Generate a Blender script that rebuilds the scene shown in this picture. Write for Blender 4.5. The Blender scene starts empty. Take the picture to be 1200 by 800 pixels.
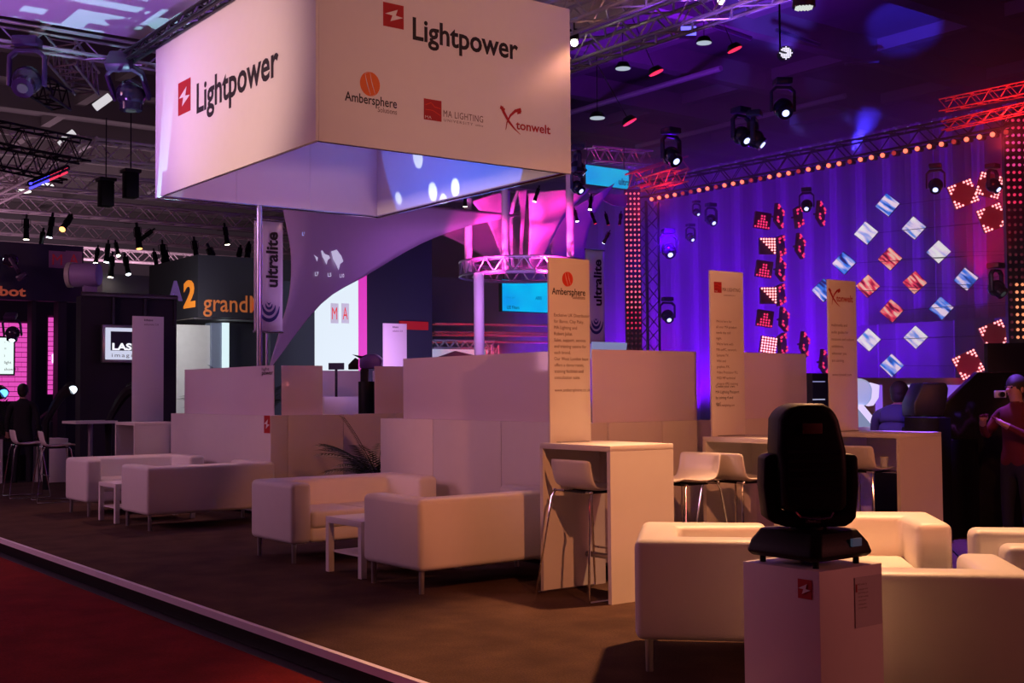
import bpy, bmesh, math, random
from mathutils import Vector, Matrix
random.seed(7)
S = bpy.context.scene
COL = S.collection
PI = math.pi
V = Vector

# ------------------------------------------------------------------ camera
FPX, YAW, PITCH, ROLL, EYE = 1428.5, 0.64452, 0.04207, -0.00742, 1.45
_f = V((math.sin(YAW)*math.cos(PITCH), math.cos(YAW)*math.cos(PITCH), math.sin(PITCH)))
_r0 = V((math.cos(YAW), -math.sin(YAW), 0)); _u0 = _r0.cross(_f)
_c, _s = math.cos(ROLL), math.sin(ROLL)
RGT = _r0*_c + _u0*_s; UP = _u0*_c - _r0*_s; FWD = _f
EYEP = V((0, 0, EYE))
cam_d = bpy.data.cameras.new('camera'); cam_d.sensor_width = 36; cam_d.lens = FPX/1200*36
cam_d.clip_end = 400; cam_d.clip_start = 0.05
cam = bpy.data.objects.new('camera', cam_d); COL.objects.link(cam)
m = Matrix((RGT, UP, -FWD)).transposed().to_4x4(); m.translation = EYEP
cam.matrix_world = m
S.camera = cam
S.view_settings.view_transform = 'Standard'; S.view_settings.look = 'None'
S.view_settings.exposure = 0; S.view_settings.gamma = 1

def ray(x, y): return FWD + RGT*((x-600)/FPX) - UP*((y-400)/FPX)
def W(x, y, D): return EYEP + ray(x, y)*D                       # the point seen at (x, y), D metres deep
def onX(x, y, X): d = ray(x, y); return EYEP + d*(X/d.x)        # ... on the plane X = const
def onY(x, y, Y): d = ray(x, y); return EYEP + d*(Y/d.y)
def onZ(x, y, z): d = ray(x, y); return EYEP + d*((z-EYE)/d.z)

# ------------------------------------------------------------------ world and lights
w = bpy.data.worlds.new('world'); S.world = w; w.use_nodes = True
w.node_tree.nodes['Background'].inputs[0].default_value = (0.14, 0.03, 0.20, 1)
w.node_tree.nodes['Background'].inputs[1].default_value = 0.03

def spot(name, loc, tgt, col, power, deg, blend=.3, r=.1):
    d = bpy.data.lights.new(name, 'SPOT'); d.color = col; d.energy = power
    d.spot_size = math.radians(deg); d.spot_blend = blend; d.shadow_soft_size = r
    o = bpy.data.objects.new(name, d); COL.objects.link(o); o.location = loc
    o.rotation_euler = (V(tgt)-V(loc)).to_track_quat('-Z', 'Y').to_euler(); return o
def area(name, loc, tgt, col, power, sx, sy):
    d = bpy.data.lights.new(name, 'AREA'); d.color = col; d.energy = power; d.shape = 'RECTANGLE'
    d.size = sx; d.size_y = sy
    o = bpy.data.objects.new(name, d); COL.objects.link(o); o.location = loc
    o.rotation_euler = (V(tgt)-V(loc)).to_track_quat('-Z', 'Y').to_euler(); return o
WARM = (1, .50, .22); AMBER = (1, .44, .20); MAUVE = (.62, .25, .75); PURPLE = (.35, .12, 1); BLUE = (.10, .02, 1); PINK = (1, .05, .55); RED = (1, .02, .05)
# the warm front spot that lights the bar tables, sign boards and the sign's right face
fx, fy, fz = 3.6, 1.4, 4.5
az, el = math.radians(34), math.radians(-25)
spot('front_spot', (fx, fy, fz), (fx+math.sin(az)*math.cos(el), fy+math.cos(az)*math.cos(el), fz+math.sin(el)), (1, .31, .12), 730, 47, .20, .05)
# warm top lights over the lounge
spot('top_spot', (7.6, 5.7, 5.6), (5.8, 4.3, 0), (1, .45, .20), 2300, 62, .5, .15)
spot('top_spot', (8.4, 10.0, 5.2), (5.4, 9.0, 0), (1, .40, .24), 420, 66, .7, .15)
spot('top_spot', (7.6, 15.6, 5.2), (5.3, 14.2, 0), (1, .42, .36), 260, 70, .7, .15)
area('camera_side_fill', (9.0, -3.0, 3.2), (5, 4, .6), (1, .22, .20), 100, 2.5, 1.5)
spot('sign_right_spot', (8.5, 1.5, 2.5), (6.8, 9.9, 4.7), (1, .48, .38), 820, 34, .8, .3)
spot('end_wall_spot', (-3, 9.2, 6.0), (6.4, 9.2, 2.0), (1, .34, .36), 900, 22, .6, .1)
# mauve wash from the aisle on the left-hand faces
area('aisle_wash', (-5, 7.5, 4.6), (5, 9.5, .8), (.50, .16, .75), 14, 3, 3)
area('aisle_wash', (-4, 16, 5.0), (6, 15, 1.2), (.85, .36, .56), 300, 3, 3)
spot('sign_spot', (-1.5, 11.4, 3.4), (5.2, 11.9, 4.7), (1, .60, .48), 1350, 36, .8, .2)
spot('sign_spot', (1.0, 15.5, 4.4), (5.2, 13.6, 4.5), (.45, .35, 1), 160, 40, .8, .2)
spot('sign_inside_spot', (6.3, 10.6, 3.0), (7.2, 13.9, 4.6), (.32, .09, .72), 105, 100, 1, .2)
spot('red_carpet_spot', (-1, 2.0, 5), (1.8, 4.6, -.13), (1, .05, .03), 60, 60, 1, .3)
spot('purple_floor_spot', (11.0, 7.2, 4.8), (9.8, 6.35, 0), (.25, .08, 1), 2600, 24, .3, .05)

# ------------------------------------------------------------------ materials
def mat(name, col, rough=.6, metal=0, emit=None, es=0, var=.06, vs=8, bump=0, bs=60, spec=.5, trans=0, alpha=1, coat=0):
    M = bpy.data.materials.new(name); M.use_nodes = True; nt = M.node_tree; N = nt.nodes; L = nt.links
    b = N['Principled BSDF']
    b.inputs['Roughness'].default_value = rough; b.inputs['Metallic'].default_value = metal
    b.inputs['Specular IOR Level'].default_value = spec
    b.inputs['Transmission Weight'].default_value = trans
    b.inputs['Alpha'].default_value = alpha
    b.inputs['Coat Weight'].default_value = coat
    tc = N.new('ShaderNodeTexCoord'); n = N.new('ShaderNodeTexNoise'); n.inputs['Scale'].default_value = vs; n.inputs['Detail'].default_value = 4
    L.new(tc.outputs['Object'], n.inputs['Vector'])
    mx = N.new('ShaderNodeMix'); mx.data_type = 'RGBA'
    mx.inputs[6].default_value = (*[c*(1-var) for c in col], 1); mx.inputs[7].default_value = (*[min(1, c*(1+var)) for c in col], 1)
    L.new(n.outputs['Fac'], mx.inputs[0]); L.new(mx.outputs[2], b.inputs['Base Color'])
    if bump:
        n2 = N.new('ShaderNodeTexNoise'); n2.inputs['Scale'].default_value = bs; n2.inputs['Detail'].default_value = 3
        bp = N.new('ShaderNodeBump'); bp.inputs['Strength'].default_value = bump; bp.inputs['Distance'].default_value = .01
        L.new(tc.outputs['Object'], n2.inputs['Vector']); L.new(n2.outputs['Fac'], bp.inputs['Height']); L.new(bp.outputs[0], b.inputs['Normal'])
    if emit:
        b.inputs['Emission Color'].default_value = (*emit, 1); b.inputs['Emission Strength'].default_value = es
    return M
def glow(name, col, s): return mat(name, (.02, .02, .02), .5, emit=col, es=s)
LEATHER = mat('white_leather', (.80, .78, .74), .42, bump=.15, bs=220, var=.03)
LAQ = mat('white_laminate', (.80, .78, .75), .45, var=.02)
LAQD = mat('pale_panel', (.70, .67, .66), .5, var=.03)
PLAS = mat('white_plastic', (.78, .76, .73), .3, var=.02)
CHROME = mat('chrome', (.75, .75, .78), .18, 1, var=.02)
STEEL = mat('brushed_steel', (.50, .49, .52), .35, 1, var=.05)
ALU = mat('truss_aluminium', (.55, .55, .60), .38, .7, var=.06)
BLACK = mat('black_plastic', (.006, .006, .008), .5, bump=.1, bs=150, spec=.22)
BLKMET = mat('black_metal', (.018, .018, .022), .35, .3)
DARKC = mat('dark_cloth', (.020, .018, .030), .85, bump=.3, bs=40)
GLOSSBLK = mat('gloss_black', (.008, .008, .010), .12, coat=.5)
SIGNF = mat('sign_fabric', (.82, .80, .78), .75, var=.02)
INK = mat('black_print', (.012, .008, .008), .6)
REDP = mat('red_print', (.42, .012, .015), .6)
ORGP = mat('orange_print', (.80, .16, .02), .6)
ORGP2 = mat('orange_red_print', (.70, .05, .02), .6)
NAVY = mat('navy_print', (.03, .03, .16), .6)
GREYP = mat('grey_print', (.16, .09, .08), .6)
WHITEP = mat('white_print', (.8, .78, .76), .6)
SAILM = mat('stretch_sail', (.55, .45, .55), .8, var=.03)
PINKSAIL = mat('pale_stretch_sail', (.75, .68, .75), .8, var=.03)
BANNER = mat('banner_cloth', (.72, .70, .72), .75, var=.03)
DRAPE = mat('stage_drape', (.12, .11, .15), .9, var=.15, vs=2)
LEAF = mat('palm_leaf', (.025, .055, .02), .5, var=.3)
BARK = mat('palm_bark', (.10, .06, .03), .8, var=.3)
SKIN = mat('skin', (.45, .24, .17), .55)
HAIR = mat('dark_hair', (.02, .013, .01), .6, bump=.5, bs=200)
ORANGE_CLOTH = mat('red_jacket', (.10, .006, .008), .9)
def glassmat():
    M = bpy.data.materials.new('frosted_acrylic'); M.use_nodes = True; N = M.node_tree.nodes; L = M.node_tree.links
    out = N['Material Output']; b = N['Principled BSDF']
    b.inputs['Base Color'].default_value = (.96, .86, .94, 1); b.inputs['Roughness'].default_value = .10
    tr = N.new('ShaderNodeBsdfTranslucent'); tr.inputs[0].default_value = (.75, .70, .78, 1)
    tp = N.new('ShaderNodeBsdfTransparent'); tp.inputs[0].default_value = (.85, .80, .9, 1)
    n = N.new('ShaderNodeTexNoise'); n.inputs['Scale'].default_value = 3
    mp = N.new('ShaderNodeMapRange'); mp.inputs[3].default_value = .10; mp.inputs[4].default_value = .16
    L.new(n.outputs['Fac'], mp.inputs[0])
    m1 = N.new('ShaderNodeMixShader'); m1.inputs[0].default_value = .25; m2 = N.new('ShaderNodeMixShader')
    L.new(b.outputs[0], m1.inputs[1]); L.new(tr.outputs[0], m1.inputs[2])
    L.new(mp.outputs[0], m2.inputs[0]); L.new(m1.outputs[0], m2.inputs[1]); L.new(tp.outputs[0], m2.inputs[2])
    L.new(m2.outputs[0], out.inputs[0]); return M
area('curtain_fill', W(560, 440, 28), W(540, 290, 36), (.6, .45, .8), 90, 2, 2)  # added fill light, brightens the grey drape behind the funnel sails
GLASS = glassmat()
def carpet(name, c1, c2, sc=90):
    M = bpy.data.materials.new(name); M.use_nodes = True; N = M.node_tree.nodes; L = M.node_tree.links; b = N['Principled BSDF']
    b.inputs['Roughness'].default_value = .95; b.inputs['Specular IOR Level'].default_value = .1
    tc = N.new('ShaderNodeTexCoord'); n = N.new('ShaderNodeTexNoise'); n.inputs['Scale'].default_value = sc; n.inputs['Detail'].default_value = 6
    n3 = N.new('ShaderNodeTexNoise'); n3.inputs['Scale'].default_value = 3; n3.inputs['Detail'].default_value = 5
    ad = N.new('ShaderNodeMath'); ad.operation = 'AVERAGE' if False else 'MULTIPLY'; cr = N.new('ShaderNodeValToRGB')
    cr.color_ramp.elements[0].position = .15; cr.color_ramp.elements[1].position = .45
    cr.color_ramp.elements[0].color = (*c1, 1); cr.color_ramp.elements[1].color = (*c2, 1)
    L.new(tc.outputs['Object'], n.inputs['Vector']); L.new(tc.outputs['Object'], n3.inputs['Vector'])
    L.new(n.outputs['Fac'], ad.inputs[0]); L.new(n3.outputs['Fac'], ad.inputs[1]); L.new(ad.outputs[0], cr.inputs[0])
    L.new(cr.outputs[0], b.inputs['Base Color'])
    bp = N.new('ShaderNodeBump'); bp.inputs['Strength'].default_value = .5; bp.inputs['Distance'].default_value = .01
    L.new(n.outputs['Fac'], bp.inputs['Height']); L.new(bp.outputs[0], b.inputs['Normal']); return M
CARPET = carpet('brown_carpet', (.060, .034, .026), (.115, .066, .046))
REDCARP = carpet('red_carpet', (.14, .012, .012), (.26, .02, .02))
HALLF = mat('hall_floor', (.06, .055, .07), .35, var=.2, vs=1)

# ------------------------------------------------------------------ mesh helpers
class MB:
    def __init__(s): s.v = []; s.f = []
    def add(s, vs, fs):
        b = len(s.v); s.v += [tuple(p) for p in vs]; s.f += [tuple(i+b for i in f) for f in fs]; return s
    def box(s, a, b):
        x0, y0, z0 = a; x1, y1, z1 = b
        return s.add([(x0, y0, z0), (x1, y0, z0), (x1, y1, z0), (x0, y1, z0), (x0, y0, z1), (x1, y0, z1), (x1, y1, z1), (x0, y1, z1)],
                     [(0, 3, 2, 1), (4, 5, 6, 7), (0, 1, 5, 4), (1, 2, 6, 5), (2, 3, 7, 6), (3, 0, 4, 7)])
    def obox(s, c, ax, ay, az):
        c, ax, ay, az = V(c), V(ax), V(ay), V(az)
        P = [c+ax*i+ay*j+az*k for k in (-1, 1) for (i, j) in ((-1, -1), (1, -1), (1, 1), (-1, 1))]
        return s.add(P, [(0, 3, 2, 1), (4, 5, 6, 7), (0, 1, 5, 4), (1, 2, 6, 5), (2, 3, 7, 6), (3, 0, 4, 7)])
    def cyl(s, p0, p1, r0, r1=None, n=10, cap=True):
        p0, p1 = V(p0), V(p1); r1 = r0 if r1 is None else r1; d = (p1-p0)
        if d.length < 1e-6: return s
        d.normalize(); a = d.cross(V((0, 0, 1)) if abs(d.z) < .9 else V((1, 0, 0))).normalized(); b = d.cross(a)
        P = [p0+(a*math.cos(t)+b*math.sin(t))*r0 for t in [2*PI*i/n for i in range(n)]]+[p1+(a*math.cos(t)+b*math.sin(t))*r1 for t in [2*PI*i/n for i in range(n)]]
        F = [(i, (i+1) % n, n+(i+1) % n, n+i) for i in range(n)]
        if cap: F += [tuple(reversed(range(n))), tuple(range(n, 2*n))]
        return s.add(P, F)
    def tube(s, pts, r, n=8):
        pts = [V(p) for p in pts]; rings = []; a = None
        for i, p in enumerate(pts):
            d = (pts[min(i+1, len(pts)-1)]-pts[max(i-1, 0)]).normalized()
            if a is None: a = d.cross(V((0, 0, 1)) if abs(d.z) < .9 else V((1, 0, 0))).normalized()
            a = (a-d*a.dot(d)).normalized(); b = d.cross(a)
            rr = r[i] if isinstance(r, (list, tuple)) else r
            rings.append([p+(a*math.cos(t)+b*math.sin(t))*rr for t in [2*PI*k/n for k in range(n)]])
        P = [q for g in rings for q in g]; F = []
        for i in range(len(pts)-1):
            F += [(i*n+k, i*n+(k+1) % n, (i+1)*n+(k+1) % n, (i+1)*n+k) for k in range(n)]
        F += [tuple(reversed(range(n))), tuple(range((len(pts)-1)*n, len(pts)*n))]
        return s.add(P, F)
    def ball(s, c, r, n=10, m_=6, sq=(1, 1, 1)):
        c = V(c); P = [c+V((0, 0, r*sq[2]))]
        for j in range(1, m_):
            for i in range(n):
                t, p = 2*PI*i/n, PI*j/m_
                P.append(c+V((r*sq[0]*math.sin(p)*math.cos(t), r*sq[1]*math.sin(p)*math.sin(t), r*sq[2]*math.cos(p))))
        P.append(c-V((0, 0, r*sq[2]))); F = [(0, 1+i, 1+(i+1) % n) for i in range(n)]
        for j in range(m_-2): F += [(1+j*n+i, 1+(j+1)*n+i, 1+(j+1)*n+(i+1) % n, 1+j*n+(i+1) % n) for i in range(n)]
        k = 1+(m_-2)*n; F += [(k+i, len(P)-1, k+(i+1) % n) for i in range(n)]
        return s.add(P, F)
    def prism(s, poly, o, ax, ay, dn):
        """polygon poly (2D) in the plane o, ax, ay, pushed by dn"""
        o, ax, ay, dn = V(o), V(ax), V(ay), V(dn); n = len(poly)
        P = [o+ax*a+ay*b for a, b in poly]; P += [p+dn for p in P]
        return s.add(P, [tuple(range(n)), tuple(reversed(range(n, 2*n)))]+[((i+1) % n, i, n+i, n+(i+1) % n) for i in range(n)])
    def grid(s, rows):
        n = len(rows[0]); P = [p for r in rows for p in r]
        return s.add(P, [(i*n+k, i*n+k+1, (i+1)*n+k+1, (i+1)*n+k) for i in range(len(rows)-1) for k in range(n-1)])
    def build(s, name, m, parent=None, bevel=0, seg=2, angle=40, solid=0, sub=0, orig=(0, 0, 0)):
        me = bpy.data.meshes.new(name); o_ = V(orig)
        me.from_pydata([tuple(V(p)-o_) for p in s.v], [], s.f); me.update()
        bm = bmesh.new(); bm.from_mesh(me); bmesh.ops.recalc_face_normals(bm, faces=bm.faces)
        if bevel:
            es = [e for e in bm.edges if len(e.link_faces) == 2 and e.calc_face_angle(0) > .5]
            bmesh.ops.bevel(bm, geom=es, offset=bevel, segments=seg, profile=.5, affect='EDGES', clamp_overlap=True)
        bm.to_mesh(me); bm.free()
        me.shade_smooth(); me.set_sharp_from_angle(angle=math.radians(angle))
        me.materials.append(m)
        o = bpy.data.objects.new(name, me); COL.objects.link(o)
        if parent is not None: o.parent = parent
        else: o.location = o_
        if solid: md = o.modifiers.new('solid', 'SOLIDIFY'); md.thickness = solid; md.offset = 0
        if sub: md = o.modifiers.new('sub', 'SUBSURF'); md.levels = md.render_levels = sub
        return o
def tag(o, label=None, cat=None, group=None, kind=None):
    if label: o['label'] = label
    if cat: o['category'] = cat
    if group: o['group'] = group
    if kind: o['kind'] = kind
    return o
def thing(name, label, cat, loc=(0, 0, 0), rz=0, group=None):
    o = bpy.data.objects.new(name, None); o.empty_display_size = .1; COL.objects.link(o)
    o.location = loc; o.rotation_euler = (0, 0, rz); return tag(o, label, cat, group)
def children(o): return [c for c in COL.objects if c.parent == o]
_kids = {}
def copy_tree(o, loc, rz=None, label=None, group=None, scale=None, rot=None, swap=None):
    def cp(x, par):
        c = x.copy(); COL.objects.link(c); c.parent = par
        if swap and x.data and x.data.materials and x.data.materials[0] in swap:
            c.material_slots[0].link = 'OBJECT'; c.material_slots[0].material = swap[x.data.materials[0]]
        if x.name not in _kids: _kids[x.name] = [k for k in COL.objects if k.parent == x]
        for k in _kids[x.name]: cp(k, c)
        return c
    c = cp(o, None); c.location = loc
    if rz is not None: c.rotation_euler = (0, 0, rz)
    if rot is not None: c.rotation_euler = rot
    if scale: c.scale = (scale,)*3 if not isinstance(scale, tuple) else scale
    if label: c['label'] = label
    if group: c['group'] = group
    return c
def text(name, body, o, ax, ay, m, parent, width=None, height=None, bold=.0, orig=(0, 0, 0), align='LEFT', shear=0, space=1, thick=.002, line=1.0):
    """lettering: its lower-left corner at o, running along ax with ay up (unit vectors); cap height or width in metres"""
    cu = bpy.data.curves.new(name, 'FONT'); cu.body = body; cu.size = 1; cu.offset = bold; cu.align_x = align
    cu.space_character = space; cu.shear = shear; cu.resolution_u = 3; cu.space_line = line
    t = bpy.data.objects.new('tmp', cu); COL.objects.link(t); bpy.context.view_layer.update()
    me = bpy.data.meshes.new_from_object(t.evaluated_get(bpy.context.evaluated_depsgraph_get()))
    bpy.data.objects.remove(t); bpy.data.curves.remove(cu)
    xs = [v.co.x for v in me.vertices]; x0, x1 = min(xs), max(xs); cap = .70
    sy = height/cap if height else width/(x1-x0); sx = width/(x1-x0) if width else sy
    ax, ay, o = V(ax), V(ay), V(o)-V(orig); nrm = ax.cross(ay)*thick
    if align == 'CENTER': x0 = 0
    for v in me.vertices: v.co = o+ax*((v.co.x-x0)*sx)+ay*(v.co.y*sy)+nrm
    me.name = name; me.materials.clear(); me.materials.append(m)
    ob = bpy.data.objects.new(name, me); COL.objects.link(ob); ob.parent = parent; return ob
def flat(name, poly, o, ax, ay, m, parent, orig=(0, 0, 0), thick=.002):
    """a thin printed shape on a face"""
    ax, ay = V(ax), V(ay); n = ax.cross(ay)
    return MB().prism(poly, V(o)-V(orig)+n*thick*.5, ax, ay, n*thick*.6).build(name, m, parent)
def ribbon(pts, ws):
    L, R = [], []
    for i, p in enumerate(pts):
        a = pts[max(i-1, 0)]; b = pts[min(i+1, len(pts)-1)]; dx, dy = b[0]-a[0], b[1]-a[1]; l = math.hypot(dx, dy) or 1
        L.append((p[0]-dy/l*ws[i]/2, p[1]+dx/l*ws[i]/2)); R.append((p[0]+dy/l*ws[i]/2, p[1]-dx/l*ws[i]/2))
    return L, R
def ribbon_obj(name, pts, ws, o, ax, ay, m, parent, orig=(0, 0, 0), thick=.003):
    L, R = ribbon(pts, ws); ax, ay, o = V(ax), V(ay), V(o)-V(orig); n = ax.cross(ay)*thick
    return MB().grid([[o+ax*a[0]+ay*a[1]+n, o+ax*b[0]+ay*b[1]+n] for a, b in zip(L, R)]).build(name, m, parent)
X, Y, Zv = V((1, 0, 0)), V((0, 1, 0)), V((0, 0, 1))
ordw = ['first', 'second', 'third', 'fourth', 'fifth', 'sixth', 'seventh', 'eighth', 'ninth', 'tenth', 'eleventh', 'twelfth', 'thirteenth', 'fourteenth', 'fifteenth', 'sixteenth', 'seventeenth', 'eighteenth', 'nineteenth', 'twentieth']

# ------------------------------------------------------------------ the setting
def struct(name, mb, m, **k):
    o = mb.build(name, m, **k); o['kind'] = 'structure'; return o
struct('floor', MB().box((-40, -8, -.20), (90, 90, -.14)), HALLF)
c = struct('trim_1', MB().box((-6, -4, -.139), (3.22, 34, -.128)), REDCARP); c['label'] = 'dark red aisle carpet beside the raised booth'
p = struct('trim_2', MB().box((3.36, -3, -.135), (12.6, 21.5, 0)), CARPET); p['label'] = 'raised booth floor of dark brown carpet'
p = struct('trim_3', MB().box((3.325, -3, -.04), (3.36, 21.5, .006)), mat('edge_profile', (.85, .80, .90), .4, .1)); p['label'] = 'pale metal edge strip of the raised booth floor'
p = struct('trim_4', MB().box((3.335, -3, -.135), (3.357, 21.5, -.041)), BLACK); p['label'] = 'black riser under the pale edge strip'
CEILM = mat('ceiling_paint', (.13, .11, .12), .9, var=.2, vs=.3)
ce = struct('ceiling', MB().box((-40, -8, 14.2), (90, 90, 14.5)), CEILM)
struct('wall_far', MB().box((-40, 88, -.2), (90, 88.5, 14.3)), mat('hall_wall', (.30, .28, .30), .9, vs=.4))
struct('wall_right', MB().box((88, -8, -.2), (88.5, 88, 14.3)), mat('hall_wall_dark', (.10, .09, .12), .9, vs=.4))
BEAMM = mat('roof_beam', (.17, .15, .15), .7, var=.12, vs=1)
for k in range(13):                                             # roof beams right across the hall
    b = MB().box((-40, 22+k*5, 13.3), (88, 22.5+k*5, 14.2)).build('beam', BEAMM, ce)
for k in range(9):
    b = MB().box((2+k*7, 16, 13.75), (2.4+k*7, 86, 14.2)).build('beam', BEAMM, ce)
for k in range(14):
    b = MB().cyl((4+(k % 7)*7, 30+(k//7)*26, 13.0), (4+(k % 7)*7, 42+(k//7)*26, 13.0), .11, n=8).build('air_duct', mat('duct_metal', (.5, .48, .5), .5, .4) if k == 0 else b.data.materials[0], ce)

# ------------------------------------------------------------------ lounge sofas
LEGM = mat('satin_leg', (.45, .44, .45), .35, .8)
def make_sofa(label, wd, dp, group, name='sofa'):
    """origin at the back left floor corner seen from the front; seat faces +Y; x 0..wd, y 0..dp"""
    t = thing(name, label, 'sofa' if name == 'sofa' else 'armchair', group=group)
    H, L0, A, B = .685, .165, .20, .22
    poly = [(0, 0), (wd, 0), (wd, dp), (wd-A, dp), (wd-A, B), (A, B), (A, dp), (0, dp)]
    MB().prism(poly, (0, 0, L0), X, Y, (0, 0, H-L0)).build('shell', LEATHER, t, bevel=.045, seg=4)
    MB().box((A-.01, B-.01, L0+.005), (wd-A+.01, dp-.01, L0+.13)).build('seat_base', LEATHER, t, bevel=.03, seg=3)
    n = 2 if wd > 1.2 else 1; ws = (wd-2*A)/n
    for k in range(n):
        MB().box((A+k*ws+.004, B-.02, L0+.125), (A+(k+1)*ws-.004, dp+.005, L0+.275)).build('seat_cushion', LEATHER, t, bevel=.035, seg=3)
    for x in (.06, wd-.06):
        for y in (.07, dp-.07):
            MB().cyl((x, y, 0), (x, y, L0+.02), .019, .022, n=12).build('leg', LEGM, t)
    return t
G_S = 'white leather lounge sofas'
s3 = make_sofa('white leather sofa with its back to the camera, between coffee table and first bar table', 1.50, .82, G_S)
s3.location = (4.75, 7.44, 0)
s2 = copy_tree(s3, (6.27, 10.32, 0), PI, 'white leather sofa facing the camera behind the nearer coffee table, left of the potted palm', G_S)
s1b = copy_tree(s3, (4.72, 12.78, 0), 0, 'white leather sofa with its back to the camera, left of the middle of the booth', G_S)
s1a = copy_tree(s3, (6.22, 15.62, 0), PI, 'farthest white leather sofa, facing the camera by the far bar stools', G_S)
TH = math.radians(45.5); A_ = V((math.sin(TH), math.cos(TH), 0)); B_ = V((math.cos(TH), -math.sin(TH), 0))
def AB(a, b): p = A_*a+B_*b; return (p.x, p.y, 0)
G_C = 'white leather armchairs'
# local +Y (the way the seat faces) has to point along the given world direction
c6 = make_sofa('white leather armchair seen from behind, right of the white pedestal', .92, .72, G_C, 'armchair')
c6.location = AB(5.30, .47); c6.rotation_euler = (0, 0, -TH)
copy_tree(c6, AB(7.30, -.33), -TH-PI/2, 'white leather armchair with dark outer arm, left of the black lamp on the pedestal', G_C)
copy_tree(c6, AB(8.02, 1.44), -TH+PI, 'brightly lit white leather armchair facing the camera, right of the black lamp', G_C)
copy_tree(c6, AB(6.25, 2.20), -TH+PI/2, 'white leather armchair cut off by the right edge of the photo', G_C)

# ------------------------------------------------------------------ coffee tables
def make_coffee():
    t = thing('coffee_table', 'low white coffee table with shelf between the two nearer sofas', 'table', group='white coffee tables')
    a, b, h = .95, .58, .45
    MB().box((0, 0, h-.05), (a, b, h)).build('tabletop', LAQ, t, bevel=.003)
    MB().box((.04, .04, .16), (a-.04, b-.04, .175)).build('shelf', LAQ, t)
    for x in (0, a-.05):
        for y in (0, b-.05): MB().box((x, y, 0), (x+.05, y+.05, h-.05)).build('leg', LAQ, t)
    return t
ct = make_coffee(); ct.location = (4.82, 8.40, 0)
copy_tree(ct, (4.74, 13.82, 0), 0, 'low white coffee table between the two farther sofas', 'white coffee tables')

# ------------------------------------------------------------------ bar tables, stools, sign boards
def make_bar_table(label):
    t = thing('bar_table', label, 'table', group='white bar tables')
    w_, d, h = .60, .78, 1.08
    MB().box((0, 0, h-.04), (w_, d, h)).build('tabletop', LAQ, t, bevel=.002)
    MB().box((0, 0, 0), (w_, .035, h-.04)).build('side_panel', LAQ, t)
    MB().box((0, d-.035, 0), (w_, d, h-.04)).build('side_panel', LAQ, t)
    MB().box((w_-.05, .035, .70), (w_-.03, d-.035, h-.04)).build('back_panel', LAQ, t)
    MB().cyl((.42, .035, .24), (.42, d-.035, .24), .022, n=12).build('footrest', STEEL, t)
    return t
t1 = make_bar_table('nearest white bar table with a sign board, left of the group of armchairs'); t1.location = (5.57, 6.30, 0)
t2 = copy_tree(t1, (7.27, 6.30, 0), 0, 'white bar table half hidden by the black lamp on the pedestal', 'white bar tables')
t3 = copy_tree(t1, (8.83, 6.30, 0), 0, 'white bar table with its lit side at right, in front of the seated man', 'white bar tables')
t4 = copy_tree(t1, (5.90, 16.45, 0), 0, 'far white bar table behind the farthest sofa, under a blank sign board', 'white bar tables')

def make_stool():
    t = thing('bar_stool', 'white bar stool tucked under the nearest bar table', 'stool', group='white bar stools')
    # seat faces +X; origin under the seat centre
    prof = [(.21, .765), (.20, .782), (.12, .775), (.02, .762), (-.08, .757), (-.15, .768), (-.19, .80), (-.21, .85), (-.222, .92), (-.232, .975)]
    rows = []
    for i, (x, z) in enumerate(prof):
        hw = .215 if i < 6 else .222; row = []
        for k in range(9):
            u = -1+2*k/8; e = max(0, abs(u)-.72)/.28
            row.append(V((x + (.018*e*e if i > 5 else 0), u*hw, z + (.016*e*e if i < 6 else 0))))
        rows.append(row)
    MB().grid(rows).build('seat_shell', PLAS, t, solid=.016, sub=1, angle=80)
    for s_ in (-1, 1):
        y0, y1 = s_*.20, s_*.29
        r = .0085
        MB().tube([(-.17, y0*.6, .745), (-.19, y0, .745), (-.215, y0+s_*.01, .70), (-.30, y1, .03), (-.29, y1, .010), (-.25, y1, .010), (.22, y1, .010), (.25, y1, .012), (.255, y1, .03), (.15, y0, .72), (.13, y0, .745), (.10, y0*.5, .745)], r, 8).build('sled_frame', CHROME, t)
        MB().ball((-.195, y0*1.02, .748), .014, 8, 5).build('bolt', CHROME, t)
    MB().tube([(.24, -.285, .30), (.24, .285, .30)], .0085, 8).build('footrest', CHROME, t)
    MB().box((-.14, -.15, .735), (.14, .15, .748)).build('seat_plate', BLACK, t)
    return t
st = make_stool(); st.location = (5.76, 6.70, 0)
copy_tree(st, (6.72, 6.78, 0), PI, 'white bar stool facing the first bar table from its far side', 'white bar stools')
copy_tree(st, (7.22, 6.62, 0), 0, 'white bar stool tucked under the second bar table, left of the black lamp', 'white bar stools')
copy_tree(st, (8.95, 6.72, 0), 0, 'white bar stool tucked under the rightmost bar table', 'white bar stools')
copy_tree(st, (5.02, 18.35, 0), -.1, 'leftmost white bar stool, by the standing man', 'white bar stools')
copy_tree(st, (5.12, 17.30, 0), -.15, 'far white bar stool just behind the farthest sofa', 'white bar stools')

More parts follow.
